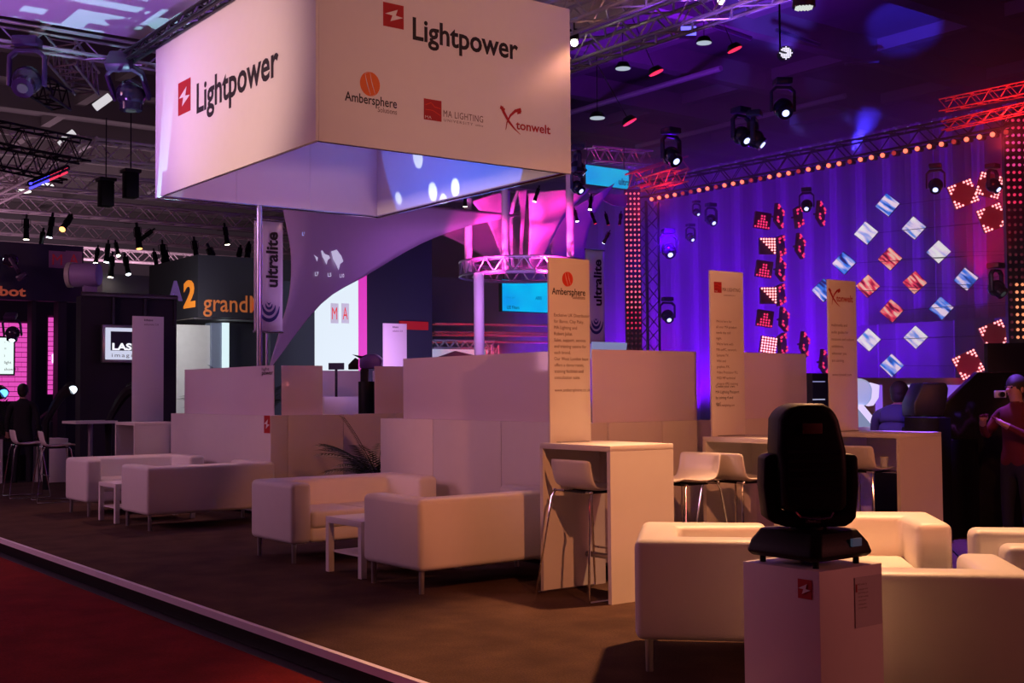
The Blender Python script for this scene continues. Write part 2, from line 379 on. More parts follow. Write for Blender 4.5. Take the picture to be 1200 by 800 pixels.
def emb_ball(o, r, m, parent, orig):
    rt = []
    flat('round_emblem', [(math.cos(2*PI*i/28)*r, math.sin(2*PI*i/28)*r*1.08) for i in range(28)], o, X, Zv, m, parent, orig)
    for x0, bow, w0 in ((-.22, -.30, .07), (.30, -.30, .06)):
        pts = []
        for i in range(11):
            v = -1+2*i/10; xx = x0+bow*(.25-(v*.5)**2)*1.2 + v*-.32
            k = math.sqrt(max(0, 1-v*v)); pts.append((max(-k, min(k, xx))*r, v*r*1.08))
        ribbon_obj('emblem_stripe', pts, [w0*r*(.25+1-abs(-1+2*i/10)) for i in range(11)], o, X, Zv, WHITEP, parent, orig, .006)
def emb_x(o, s, parent, orig):
    ribbon_obj('swoosh_emblem', [(-.48*s, .5*s), (-.36*s, .28*s), (-.12*s, -.05*s), (.15*s, -.30*s), (.45*s, -.5*s)], [.16*s, .13*s, .11*s, .07*s, .02*s], o, X, Zv, REDP, parent, orig)
    ribbon_obj('swoosh_emblem', [(.50*s, .5*s), (.20*s, .42*s), (-.05*s, .20*s), (-.22*s, -.10*s), (-.28*s, -.40*s)], [.17*s, .12*s, .09*s, .05*s, .02*s], o, X, Zv, REDP, parent, orig, .004)
    flat('swoosh_emblem', [(.30*s, .30*s), (.50*s, .36*s), (.46*s, .56*s), (.34*s, .52*s)], o, X, Zv, REDP, parent, orig)
    flat('swoosh_emblem', [(-.52*s, .56*s), (-.56*s, .42*s), (-.34*s, .34*s), (-.30*s, .44*s)], o, X, Zv, REDP, parent, orig)
def emb_grid(o, s, parent, orig):
    flat('square_emblem', [(-.5*s, -.5*s), (.5*s, -.5*s), (.5*s, .5*s), (-.5*s, .5*s)], o, X, Zv, REDP, parent, orig)
    ribbon_obj('emblem_stripe', [(-.42*s, .2*s), (-.1*s, .34*s), (.1*s, .16*s), (.44*s, .12*s)], [.05*s]*4, o, X, Zv, ORGP2, parent, orig, .005)
    ribbon_obj('emblem_stripe', [(-.42*s, -.02*s), (0, -.02*s), (.44*s, -.22*s)], [.04*s]*3, o, X, Zv, ORGP2, parent, orig, .005)
    text('emblem_lettering', 'MA', o+V((-.44*s, 0, -.44*s)), X, Zv, WHITEP, parent, width=.36*s, height=.14*s, orig=orig-V((0, -.003, 0)))
def bolt_square(o, ax, ay, s, parent, orig, hs=None):
    hs = hs or s
    flat('red_emblem', [(-.5*s, -.5*hs), (.5*s, -.5*hs), (.5*s, .5*hs), (-.5*s, .5*hs)], o, ax, ay, REDP, parent, orig)
    z = [(-.5, .02), (.05, .03), (-.08, -.02), (.02, -.20), (.5, -.16), (.12, -.10), (.16, .02), (.07, .24), (-.5, .09)]
    z = [(-.42, .02), (-.06, .00), (-.16, -.26), (.46, -.02), (.10, .02), (.20, .28)]
    n = V(ax).cross(V(ay))*.004
    flat('emblem_bolt', [(a*s, b*hs) for a, b in z], V(o)+n, ax, ay, WHITEP, parent, orig)
def make_board(name, label, loc, wd, ht, m=LAQ):
    t = thing(name, label, 'sign', loc, group='upright white sign boards')
    b = MB().box((0, 0, 0), (wd, .02, ht)).build('board', m, t, bevel=.002)
    MB().box((.06, -.05, 0), (wd-.06, .09, .008)).build('foot_plate', STEEL, t)
    return t, b
def lines(body, o, m, par, step, h, orig, wmax=.30):
    """body copy: each printed line a mesh of its own under the board"""
    for i, s_ in enumerate(body):
        if s_: text('body_text', s_, V(o)-Zv*(step*i), X, Zv, m, par, height=h, orig=orig)
bl = V((5.63, 7.03, 1.08)); t, b = make_board('sign_board', 'tall pale sign board with orange ball emblem on the nearest bar table', bl, .395, 1.375)
def bp(x, y, Yp=7.03): return onY(x, y, Yp)
emb_ball(bp(665, 327), .052, ORGP2, t, bl)
text('lettering', 'Ambersphere', bp(646.5, 344.5), X, Zv, INK, t, width=.325, height=.050, bold=.012, orig=bl)
text('lettering', 'Solutions', bp(671, 350), X, Zv, GREYP, t, width=.12, height=.026, bold=.01, orig=bl)
lines(['Exclusive UK Distributor', 'for Barco, Clay Paky,', 'MA Lighting and', 'Robert Juliat.', 'Sales, support, service', 'and training centre for', 'each brand.', 'Our West London base', 'offers a demo room,', 'training facilities and', 'consultation suite.', '', 'www.ambersphere.co.uk'], bp(649, 370.5), GREYP, t, .0465, .024, bl)
bl = V((7.335, 7.03, 1.08)); t, b = make_board('sign_board', 'tall pale sign board with dark red square emblem on the second bar table', bl, .395, 1.37)
emb_grid(bp(841, 336.5), .090, t, bl)
text('lettering', 'MA LIGHTING', bp(846.5, 341), X, Zv, GREYP, t, width=.215, height=.030, orig=bl)
text('lettering', 'UNIVERSITY', bp(848, 346.5), X, Zv, GREYP, t, width=.14, height=.010, orig=bl)
lines(['We\'re here for', 'all your MA product', 'needs day and', 'night.', 'We\'re here with', 'MA onPC, network,', 'Systems TV,', 'Wiki and', 'graphics, FX,', 'Video Processor PU,', 'MSD MP technical', 'drop-in VPU training'], bp(839, 377.5), GREYP, t, .0470, .021, bl)
lines(['Create your own', 'MA Lighting Passport', 'by joining 4 and', 'sign!'], bp(838.5, 454), INK, t, .0470, .023, bl)
lines(['www.malighting.com'], bp(839.5, 476), GREYP, t, .05, .018, bl)
bl = V((8.845, 7.03, 1.08)); t, b = make_board('sign_board', 'narrow-looking pale sign board with red swoosh emblem on the rightmost bar table', bl, .395, 1.37)
emb_x(bp(978, 349), .155, t, bl)
text('lettering', 'tonwelt', bp(980, 353), X, Zv, REDP, t, width=.235, height=.060, bold=.02, orig=bl)
lines(['multimedia and', 'audio guides for', 'museums and culture', 'exhibitions,', 'wherever you', 'are coming.', '', 'www.tonwelt.com'], bp(974, 382), GREYP, t, .0640, .026, bl)

# three blank boards farther back
bq = onY(155, 470, 17.2); bl = V((bq.x, 17.2, 1.08)); t, b = make_board('sign_board', 'tall blank sign board at left, behind the farthest sofa and stools', bl, onY(191.5, 480, 17.2).x-bq.x, onY(155, 370, 17.2).z-1.08)
text('lettering', 'lighting', onY(169, 376, 17.2), X, Zv, INK, t, width=.13, height=.030, bold=.02, orig=bl)
text('lettering', 'solutions 2.0', onY(169, 381, 17.2), X, Zv, GREYP, t, width=.21, height=.030, orig=bl)
yb = 15.2; bq = onY(449.5, 470, yb); bl = V((bq.x, yb, 1.08)); t, b = make_board('sign_board', 'slim blank sign board standing behind the frosted glass in the middle', bl, onY(477, 480, yb).x-bq.x, onY(449, 378.5, yb).z-1.08)
text('lettering', 'lighting', onY(460, 384, yb), X, Zv, INK, t, width=.10, height=.026, bold=.02, orig=bl)
text('lettering', 'solutions 2.0', onY(460, 388.5, yb), X, Zv, GREYP, t, width=.17, height=.026, orig=bl)
t5 = copy_tree(t1, (bq.x-.05, yb-.05, 0), 0, 'hidden white bar table under the slim blank board behind the glass', 'white bar tables')

# ------------------------------------------------------------------ low partition walls with frosted glass
def wall_unit(label, x0, y0, x1, y1, seams, side='x', h=1.2):
    t = thing('partition_wall', label, 'partition', ((x0+x1)/2, (y0+y1)/2, 0), group='low white partition walls'); o = V(t.location)
    cuts = [0]+seams+[1]
    for a, b in zip(cuts, cuts[1:]):
        if side == 'y': A0, A1 = (x0, y0+(y1-y0)*a+.003, .04), (x1, y0+(y1-y0)*b-.003, h)
        else: A0, A1 = (x0+(x1-x0)*a+.003, y0, .04), (x0+(x1-x0)*b-.003, y1, h)
        MB().box(V(A0)-o, V(A1)-o).build('wall_panel', LAQD, t, bevel=.003)
    MB().box(V((x0+.03, y0+.03, 0))-o, V((x1-.03, y1-.03, .041))-o).build('plinth', BLACK, t)
    return t, o
def pane(t, o, a, b, name='glass_pane'):
    return MB().box(V(a)-o, V(b)-o).build(name, GLASS, t, bevel=.002)
GH = 1.8
t, o = wall_unit('long low white wall with frosted glass behind the middle sofas', 6.40, 7.52, 6.62, 10.76, [.36, .70], 'y')
pane(t, o, (6.47, 7.60, 1.2), (6.482, 10.43, GH))
t, o = wall_unit('low white wall with frosted glass behind the first bar table', 6.62, 7.5, 7.82, 7.72, [.5])
pane(t, o, (6.50, 7.56, 1.2), (7.70, 7.572, GH)); pane(t, o, (7.70, 7.60, 1.2), (7.712, 8.3, GH))
t, o = wall_unit('low white wall with frosted glass behind the second bar table', 8.18, 7.5, 9.35, 7.72, [.5])
pane(t, o, (8.10, 7.56, 1.2), (9.17, 7.572, GH))
t, o = wall_unit('front of the far white enclosure, with a small red emblem and frosted glass', 6.40, 13.28, 6.62, 16.42, [], 'y')
pane(t, o, (6.46, 13.33, 1.2), (6.472, 16.08, GH))
bolt_square(onX(313, 497, 6.397), -Y, Zv, .16, t, o, .21)
text('glass_lettering', 'light', onX(307, 434, 6.457), -Y, Zv, INK, t, width=.20, height=.035, orig=o)
text('glass_lettering', 'power', onX(307, 439, 6.457), -Y, Zv, INK, t, width=.30, height=.05, bold=.01, orig=o)
t, o = wall_unit('dark shaded side of the far white enclosure, left of the potted palm', 6.62, 13.28, 8.9, 13.50, [.33, .66])
pane(t, o, (6.59, 13.38, 1.2), (7.14, 13.392, GH)); pane(t, o, (7.88, 13.38, 1.2), (8.8, 13.392, GH))
t, o = wall_unit('inner wall of the far enclosure with a bright frosted pane', 8.9, 17.4, 11.2, 17.6, [.5])
pane(t, o, (9.30, 17.46, 1.2), (10.03, 17.472, 1.83)); pane(t, o, (10.25, 17.46, 1.2), (11.0, 17.472, 1.83))

# ------------------------------------------------------------------ the hanging box sign
x0, x1, y0, y1, z0, z1 = 5.20, 8.22, 9.87, 13.86, 3.76, 5.53
so = V(((x0+x1)/2, (y0+y1)/2, z0)); sg = thing('hanging_sign', 'large white cube sign hanging over the lounge with company lettering', 'sign', so)
def side(a, b, nm='side_panel'): return MB().box(V(a)-so, V(b)-so).build(nm, SIGNF, sg, bevel=.004)
pl = side((x0, y0, z0), (x0+.03, y1, z1)); pr = side((x0+.031, y0, z0), (x1, y0+.03, z1))
side((x0+.031, y1-.03, z0), (x1-.031, y1, z1)); side((x1-.03, y0+.031, z0), (x1, y1, z1))
for a, b in (((x0+.04, y0+.04), (x0+.04, y1-.04)), ((x0+.04, y1-.04), (x1-.04, y1-.04)), ((x1-.04, y0+.04), (x1-.04, y1-.04)), ((x0+.04, y0+.04), (x1-.04, y0+.04))):
    MB().cyl(V((*a, z0+.015))-so, V((*b, z0+.015))-so, .018, n=8).build('frame_tube', CHROME, sg)
    MB().cyl(V((*a, z1-.03))-so, V((*b, z1-.03))-so, .025, n=8).build('frame_tube', BLKMET, sg)
for x in (x0+1.0, x0+2.0): MB().box(V((x, y1-.034, z0+.01))-so, V((x+.02, y1-.029, z1))-so).build('seam', PLAS, sg)
nL = -Y
def L_(x, y): return onX(x, y, x0)
def R_(x, y): return onY(x, y, y0)
a, b = L_(209, 116), L_(223.5, 111); bolt_square((a+b)/2, nL, Zv, abs(a.y-b.y), pl, so, L_(209, 96).z-L_(209, 134).z)
a, b = L_(230.5, 132.5), L_(326.5, 92)
text('lettering', 'Lightpower', V((x0, a.y, a.z)), nL, Zv, INK, pl, width=a.y-b.y, height=L_(230, 99).z-a.z, bold=.022, orig=so)
a, b = R_(449, 17), R_(473, 17); bolt_square((R_(461, 18.5)), X, Zv, b.x-a.x, pr, so, R_(449, 3).z-R_(449, 31).z)
a, b = R_(483.5, 45.5), R_(607, 69)
text('lettering', 'Lightpower', a, X, Zv, INK, pr, width=b.x-a.x, height=R_(484, 20).z-a.z, bold=.022, orig=so)
emb_ball(R_(433.5, 98.5), .108, ORGP, pr, so)
a, b = R_(404, 117.5), R_(465, 127); text('lettering', 'Ambersphere', a, X, Zv, INK, pr, width=b.x-a.x, height=.088, bold=.01, orig=so)
a, b = R_(442.5, 131), R_(465, 134); text('lettering', 'Solutions', a, X, Zv, GREYP, pr, width=b.x-a.x, height=.05, orig=so)
emb_grid(R_(507, 129), .205, pr, so)
a, b = R_(519.5, 136.5), R_(566, 142); text('lettering', 'MA LIGHTING', a, X, Zv, GREYP, pr, width=b.x-a.x, height=.066, orig=so, space=1.1)
a, b = R_(520, 142), R_(554, 146); text('lettering', 'UNIVERSITY', a, X, Zv, GREYP, pr, width=b.x-a.x, height=.026, orig=so, space=1.4)
a, b = R_(557, 147.5), R_(566, 148.5); text('lettering', 'online', a, X, Zv, GREYP, pr, width=b.x-a.x, height=.02, orig=so)
emb_x(R_(599, 141.5), .255, pr, so)
a, b = R_(604.5, 151), R_(645, 157); text('lettering', 'tonwelt', a, X, Zv, REDP, pr, width=b.x-a.x, height=.090, bold=.02, orig=so)
# its pole
pt = onX(305, 427, 6.50)
tag(MB().cyl((6.50, 13.81, 0), (6.50, 13.81, 3.78), .035, n=14).build('support_pole', mat('pale_pole', (.6, .6, .72), .25, .6), orig=(6.5, 13.81, 0)), 'tall shiny pole from the partition up to the white cube sign', 'pole')

# ------------------------------------------------------------------ pedestal with the black moving head
px, py, ps, ph = 3.63, 2.95, .375, .78
pd = thing('pedestal', 'white square pedestal carrying the big black stage lamp', 'pedestal', (px, py, 0))
MB().box((0, 0, 0), (ps, ps, ph)).build('body', LAQ, pd, bevel=.002)
bolt_square(onX(943.5, 690, px-.001), -Y, Zv, .066, pd, V((px, py, 0)), .072)
nt = V((px, py, 0)); q0, q1 = onY(1002, 736, py), onY(1032, 672, py)
MB().box(V((q0.x, py-.004, q0.z))-nt, V((q1.x, py-.001, q1.z))-nt).build('paper_notice', mat('paper', (.62, .60, .62), .6), pd)
text('notice_text', 'PRO series 16', V((q0.x+.012, py-.0045, q1.z-.03)), X, Zv, GREYP, pd, width=.055, height=.007, orig=nt)
for k, s_ in enumerate(['moving light with', '1500 W lamp and', 'full colour mixing,', 'zoom, iris and', 'rotating gobos', 'for large stages']):
    text('notice_text', s_, V((q0.x+.014, py-.0045, q1.z-.048-k*.014)), X, Zv, GREYP, pd, height=.006, orig=nt)
flat('notice_mark', [(0, 0), (.006, 0), (.006, .03), (0, .03)], V((q0.x+.004, py-.004, q1.z-.055)), X, Zv, REDP, pd, nt)

def make_mover(label, s=1.0, group=None, detail=True):
    """moving head stage lamp standing upright, yoke axis along local X"""
    t = thing('stage_lamp', label, 'stage lamp', group=group)
    # base
    def oct_(hx, hy, c, z): return [(-hx+c, -hy, z), (hx-c, -hy, z), (hx, -hy+c, z), (hx, hy-c, z), (hx-c, hy, z), (-hx+c, hy, z), (-hx, hy-c, z), (-hx, -hy+c, z)]
    lay = [oct_(.160, .165, .02, .028), oct_(.180, .184, .03, .045), oct_(.168, .174, .03, .085), oct_(.135, .150, .03, .132)]
    P = [p for l in lay for p in l]; F = [(i*8+k, i*8+(k+1) % 8, (i+1)*8+(k+1) % 8, (i+1)*8+k) for i in range(3) for k in range(8)]+[tuple(reversed(range(8))), tuple(range(24, 32))]
    base = MB().add(P, F).build('base', BLACK, t, bevel=.006, seg=2)
    for a in (-.12, .12):
        for b in (-.13, .13): MB().cyl((a, b, 0), (a, b, .03), .012, n=10).build('foot', BLACK, t)
    return t
# base sits square on the pedestal; yoke and head are turned to the camera
mv = make_mover('large black moving stage lamp standing on the white pedestal'); mv.location = (px+ps/2-.01, py+ps/2+.005, ph)
MB().box((.03, -.186, .075), (.085, -.176, .105)).build('display', mat('grey_display', (.12, .14, .20), .2, emit=(.2, .25, .4), es=.12), mv)
ya = -math.radians(38)
def rot(p): return V((p[0]*math.cos(ya)-p[1]*math.sin(ya), p[0]*math.sin(ya)+p[1]*math.cos(ya), p[2]))
class RB(MB):
    def build(s, *a, **k): s.v = [tuple(rot(p)) for p in s.v]; return MB.build(s, *a, **k)
RB().cyl((0, 0, .12), (0, 0, .155), .07, n=20).build('pivot', BLKMET, mv)
yk = [(-.10, .145), (.125, .145), (.150, .160), (.168, .18), (.180, .30), (.178, .410), (.168, .422), (.115, .426), (.135, .38), (.128, .225), (.10, .198), (-.10, .198), (-.128, .225), (-.135, .38), (-.115, .426), (-.165, .422), (-.182, .408), (-.186, .30), (-.172, .178), (-.145, .158)]
RB().prism(yk, (0, -.075, 0), X, Zv, (0, .15, 0)).build('yoke', BLACK, mv, bevel=.012, seg=3)
hd = [(-.112, .203), (.112, .203), (.124, .23), (.128, .36), (.125, .44), (.100, .555), (.078, .602), (.038, .620), (-.052, .620), (-.107, .604), (-.132, .560), (-.138, .44), (-.128, .36), (-.124, .23)]
head = RB().prism(hd, (.0, -.125, 0), X, Zv, (0, .25, 0)).build('head', BLACK, mv, bevel=.03, seg=4)
RB().tube([(-.075, -.132, .208), (-.06, -.15, .19), (0, -.155, .182), (.05, -.15, .188), (.065, -.132, .205)], .0045, 6).build('handle', mat('violet_metal', (.35, .22, .38), .25, .8), mv)
RB().box((-.028, -.079, .160), (.030, -.0755, .185)).build('badge', mat('grey_badge', (.10, .07, .09), .4), mv)
text('badge_lettering', 'CP', V(mv.location)+rot((-.02, -.080, .166)), rot((1, 0, 0)), Zv, mat('badge_print', (.35, .3, .36), .5), mv, width=.04, height=.014, orig=V(mv.location), bold=.02)
RB().box((-.045, -.135, .505), (.030, -.1245, .545)).build('head_label', mat('dark_label', (.14, .05, .04), .5), mv, bevel=.002)
for k in range(5): RB().box((-.10, -.128, .29+k*.035), (.10, -.1245, .302+k*.035)).build('vent', BLKMET, mv)

# ------------------------------------------------------------------ palms
def make_palm(label, h=1.15, n=24):
    t = thing('potted_palm', label, 'plant', group='palms')
    MB().cyl((0, 0, 0), (0, 0, .32), .15, .19, n=18).build('pot', BLACK, t)
    MB().cyl((0, 0, .30), (0, 0, .50), .035, .03, n=10).build('stem', BARK, t)
    rnd = random.Random(3)
    for i in range(n):
        a = 2*PI*i/n*1.618*2.2; tilt = .35+.9*rnd.random(); L = h*(.50+.25*rnd.random()); mb = MB(); pts = []
        for k in range(10):
            u = k/9; r = L*u*math.sin(tilt)*(1+.15*u); z = .45+L*u*math.cos(tilt)-L*.50*u*u*math.sin(tilt)
            pts.append(V((r*math.cos(a), r*math.sin(a), z)))
        mb.tube(pts, [.006*(1-.7*k/9) for k in range(10)], 4)
        sidev = V((-math.sin(a), math.cos(a), 0))
        for k in range(2, 10):
            for s_ in (-1, 1):
                for q in (0, .5):
                    p = pts[k-1].lerp(pts[k], q); d = (pts[k]-pts[k-1]).normalized(); l = .20*h*(1-.5*k/10)
                    e = p+(sidev*s_*.8+d*.75+V((0, 0, -.25))).normalized()*l; mid = p.lerp(e, .45)
                    wv = d*.010; mb.add([p, mid+wv, e, mid-wv], [(0, 1, 2, 3)])
        mb.build('frond', LEAF, t)
    return t
pm = make_palm('dark potted palm between the two partition walls'); pm.location = onY(434, 600, 11.85); pm.location.z = 0
pm.location = (6.95, 11.75, 0); pm.scale = (1.12,)*3
pm2 = copy_tree(pm, W(290, 470, 23)*1.0, 0, 'palm tops seen behind the far enclosure, left of the pole', 'palms', 2.0); pm2.location.z = -.14
pm3 = copy_tree(pm, W(22, 470, 23.3), 1, 'palm lit pink at far left, behind the standing man', 'palms', 1.5); pm3.location.z = -.14

# ================================================================== the hall around the booth
def truss(label, p0, p1, size, bays, m=ALU, each=False, group=None, up=None, tube=.025, faces=(0, 1, 2, 3), name='truss'):
    p0, p1 = V(p0), V(p1); t = thing(name, label, 'truss', p0, group=group); d = (p1-p0); L = d.length; d.normalize()
    u = V(up) if up else (Zv if abs(d.z) < .8 else X); s_ = d.cross(u).normalized(); u = s_.cross(d)
    h = size/2; C4 = [s_*h+u*h, -s_*h+u*h, -s_*h-u*h, s_*h-u*h]
    for q in C4: MB().cyl(q, q+d*L, tube, n=8).build('chord', m, t)
    mbs = MB(); n = 0
    for fi in faces:
        a, b = C4[fi], C4[(fi+1) % 4]
        for k in range(bays):
            q0, q1 = L*k/bays, L*(k+1)/bays; A, B = (a, b) if k % 2 else (b, a)
            if each: MB().cyl(A+d*q0, B+d*q1, tube*.55, n=5, cap=False).build('brace', m, t)
            else: mbs.cyl(A+d*q0, B+d*q1, tube*.55, n=4, cap=False)
    if not each: mbs.build('lacing', m, t)['kind'] = 'stuff'
    return t
def blk(name, label, cat, a, b, m, bevel=0, part='body', group=None):
    a, b = V(a), V(b); c = V(((a.x+b.x)/2, (a.y+b.y)/2, min(a.z, b.z))); t = thing(name, label, cat, c, group=group)
    lo = V((min(a.x, b.x), min(a.y, b.y), min(a.z, b.z)))-c; hi = V((max(a.x, b.x), max(a.y, b.y), max(a.z, b.z)))-c
    o = MB().box(lo, hi).build(part, m, t, bevel=bevel); return t, c, o
FZ = -.14
# ---- booth roof: stretched ceiling cloth with truss edge, gobo light thrown on it from below
RZ = 6.0
def rp(x, y): return onZ(x, y, RZ)
rl = rp(181, 54); rr = rp(690, 22)
roof = thing('ceiling_canopy', 'stretched purple-lit canopy cloth above the booth, patterned with projected light blocks', 'canopy', (4, 9, RZ))
ro = V((4, 9, RZ)); xr = rr.x+.2; yb_ = rl.y-.15
MB().box(V((-4, 3.0, RZ+.01))-ro, V((xr, yb_, RZ+.03))-ro).build('cloth', mat('canopy_cloth', (.72, .70, .75), .8, var=.02), roof)
truss('booth roof truss at top left, in front of the canopy cloth', (-4, rl.y, RZ-.16), (xr+.4, rl.y, RZ-.16), .24, 56, each=True, tube=.022, faces=(1, 2), group='booth roof trusses')
truss('booth roof truss seen right above the cube sign', (xr+.2, yb_-.1, RZ-.2), (xr+.2, 3, RZ-.2), .30, 40, group='booth roof trusses')
truss('booth roof truss crossing above the right face of the cube sign', (xr-1.1, yb_-.1, RZ-.3), (xr-1.1, 3, RZ-.3), .30, 40, group='booth roof trusses')
truss('booth roof truss running along above the left face of the cube sign', (5.13, yb_-.1, RZ-.42), (5.13, 3, RZ-.42), .10, 60, m=BLKMET, group='booth roof trusses')
a, b = W(72, 60, 18.5), W(102, 98, 20.5)
truss('short purple truss hanging below the roof truss at top left', a, b, .38, 9, group='short trusses')
truss('short dark truss piece beside the hanging round lamp at top left', W(45, 100, 19), W(72, 118, 20), .3, 5, m=BLKMET, group='short trusses')
# purple light from inside the booth onto the canopy and its trusses; a pattern spot for the blocks
spot('canopy_wash', (3.0, 14, 2.9), (4.4, 14, 6), (.36, .13, .75), 300, 120, 1, .3)
spot('roof_truss_spot', (9.6, 9.5, 3.0), (xr-.3, 8.8, RZ), (.34, .10, 1), 600, 50, .6, .05)
g = spot('pattern_spot', (4.7, 14.2, 1.4), (4.7, 14.2, 6), (.42, .85, 1), 560, 42, .15, .003); g.rotation_euler = (PI, 0, 0)
ln = g.data; ln.use_nodes = True; N = ln.node_tree.nodes; Lk = ln.node_tree.links; em = N['Emission']
tc = N.new('ShaderNodeTexCoord'); sp = N.new('ShaderNodeSeparateXYZ'); Lk.new(tc.outputs['Normal'], sp.inputs[0])
dx = N.new('ShaderNodeMath'); dx.operation = 'DIVIDE'; dy = N.new('ShaderNodeMath'); dy.operation = 'DIVIDE'
Lk.new(sp.outputs[0], dx.inputs[0]); Lk.new(sp.outputs[2], dx.inputs[1]); Lk.new(sp.outputs[1], dy.inputs[0]); Lk.new(sp.outputs[2], dy.inputs[1])
cb = N.new('ShaderNodeCombineXYZ'); Lk.new(dx.outputs[0], cb.inputs[0]); Lk.new(dy.outputs[0], cb.inputs[1])
ml = None
for sx, sy, off, th in ((.060, .052, .31, .70), (.030, .11, 5.3, .82)):
    sn = N.new('ShaderNodeVectorMath'); sn.operation = 'SNAP'; sn.inputs[1].default_value = (sx, sy, 1)
    ad = N.new('ShaderNodeVectorMath'); ad.operation = 'ADD'; ad.inputs[1].default_value = (off, off*.7, 0)
    wn = N.new('ShaderNodeTexWhiteNoise'); wn.noise_dimensions = '3D'; gt = N.new('ShaderNodeMath'); gt.operation = 'GREATER_THAN'; gt.inputs[1].default_value = th
    Lk.new(cb.outputs[0], ad.inputs[0]); Lk.new(ad.outputs[0], sn.inputs[0]); Lk.new(sn.outputs[0], wn.inputs['Vector']); Lk.new(wn.outputs['Value'], gt.inputs[0])
    if ml is None: ml = gt
    else:
        mx_ = N.new('ShaderNodeMath'); mx_.operation = 'MAXIMUM'; Lk.new(ml.outputs[0], mx_.inputs[0]); Lk.new(gt.outputs[0], mx_.inputs[1]); ml = mx_
Lk.new(ml.outputs[0], em.inputs['Strength'])
# blue image with round dots thrown on the inside of the cube sign
g = spot('dot_pattern_spot', (5.9, 11.6, 2.0), (8.2, 12.0, 4.3), (.05, .20, 1), 420, 50, .05, .01)
ln = g.data; ln.use_nodes = True; N = ln.node_tree.nodes; Lk = ln.node_tree.links; em = N['Emission']
tc = N.new('ShaderNodeTexCoord'); vo = N.new('ShaderNodeTexVoronoi'); vo.inputs['Scale'].default_value = 9
Lk.new(tc.outputs['Normal'], vo.inputs['Vector'])
cr = N.new('ShaderNodeValToRGB'); cr.color_ramp.elements[0].position = .24; cr.color_ramp.elements[1].position = .28
cr.color_ramp.elements[0].color = (22, 7, 2.2, 1); cr.color_ramp.elements[1].color = (.8, .8, 1, 1)
Lk.new(vo.outputs['Distance'], cr.inputs[0]); Lk.new(cr.outputs[0], em.inputs['Color'])

# ---- lamps to copy
LENSW = glow('lamp_lens_warm', (1, .85, .65), 14); LENSC = glow('lamp_lens_white', (.8, .9, 1), 12)
LENSR = glow('lamp_lens_red', (1, .02, .06), 2.2); LENSB = glow('lamp_lens_blue', (.45, .5, 1), 2.6); LENSP = glow('lamp_lens_pale', (.5, .6, .6), .06)
LENSO = glow('lamp_lens_orange', (1, .35, .1), 4)
def make_can(label, group):
    """profile spotlight hanging from a clamp at the origin, pointing down"""
    t = thing('spotlight', label, 'spotlight', group=group)
    MB().box((-.03, -.03, -.10), (.03, .03, .03)).build('clamp', BLKMET, t)
    MB().tube([(-.13, 0, -.38), (-.13, 0, -.14), (0, 0, -.10), (.13, 0, -.14), (.13, 0, -.38)], .012, 5).build('yoke', BLKMET, t)
    MB().cyl((0, 0, -.12), (0, 0, -.42), .085, .10, 12).cyl((0, 0, -.42), (0, 0, -.78), .075, .10, 12).build('housing', BLACK, t)
    MB().cyl((0, 0, -.775), (0, 0, -.79), .085, n=12).build('lens', LENSW, t)
    return t
HAZEM = mat('haze_tinted_metal', (.05, .025, .085), .35); GLOSSV = mat('gloss_haze_tinted', (.03, .02, .05), .15, coat=.6); SIDEL = glow('side_lamp_violet', (.45, .20, 1), 1.2)  # violet of the lit haze is tinted into the black lamp bodies
def make_hang(label, group, lens=None):
    """moving lamp hanging from its base at the origin, head pointing along -Y and down"""
    t = thing('hanging_moving_lamp', label, 'stage lamp', group=group)
    MB().box((-.13, -.12, -.10), (.13, .12, 0)).build('base', HAZEM, t, bevel=.02)
    MB().prism([(-.20, -.52), (-.20, -.20), (-.12, -.12), (.12, -.12), (.20, -.20), (.20, -.52), (.165, -.52), (.165, -.22), (.10, -.165), (-.10, -.165), (-.165, -.22), (-.165, -.52)], (0, -.04, 0), X, Zv, (0, .08, 0)).build('yoke', HAZEM, t, bevel=.01)
    q = V((0, -.75, -.66)).normalized(); c = V((0, 0, -.46))
    MB().ball(c, .155, 18, 10).cyl(c, c+q*.17, .125, .115, 16).build('head', GLOSSV, t)
    MB().cyl(c+q*.165, c+q*.18, .055, n=12).build('lens', lens or LENSB, t)
    for sx in (-1, 1): MB().ball(c+V((sx*.07, -.125, -.08)), .018, 8, 5).build('side_lamp', SIDEL, t)
    return t
def make_disc(label, group, lens):
    t = thing('ceiling_lamp', label, 'lamp', group=group)
    MB().cyl((0, 0, 0), (0, 0, .10), .15, .09, 18).build('housing', BLKMET, t, bevel=.01)
    MB().cyl((0, 0, .10), (0, 0, 1.2), .008, n=6).build('stem', BLKMET, t)
    MB().cyl((0, 0, -.012), (0, 0, .002), .128, n=18).build('lens', lens, t)
    return t

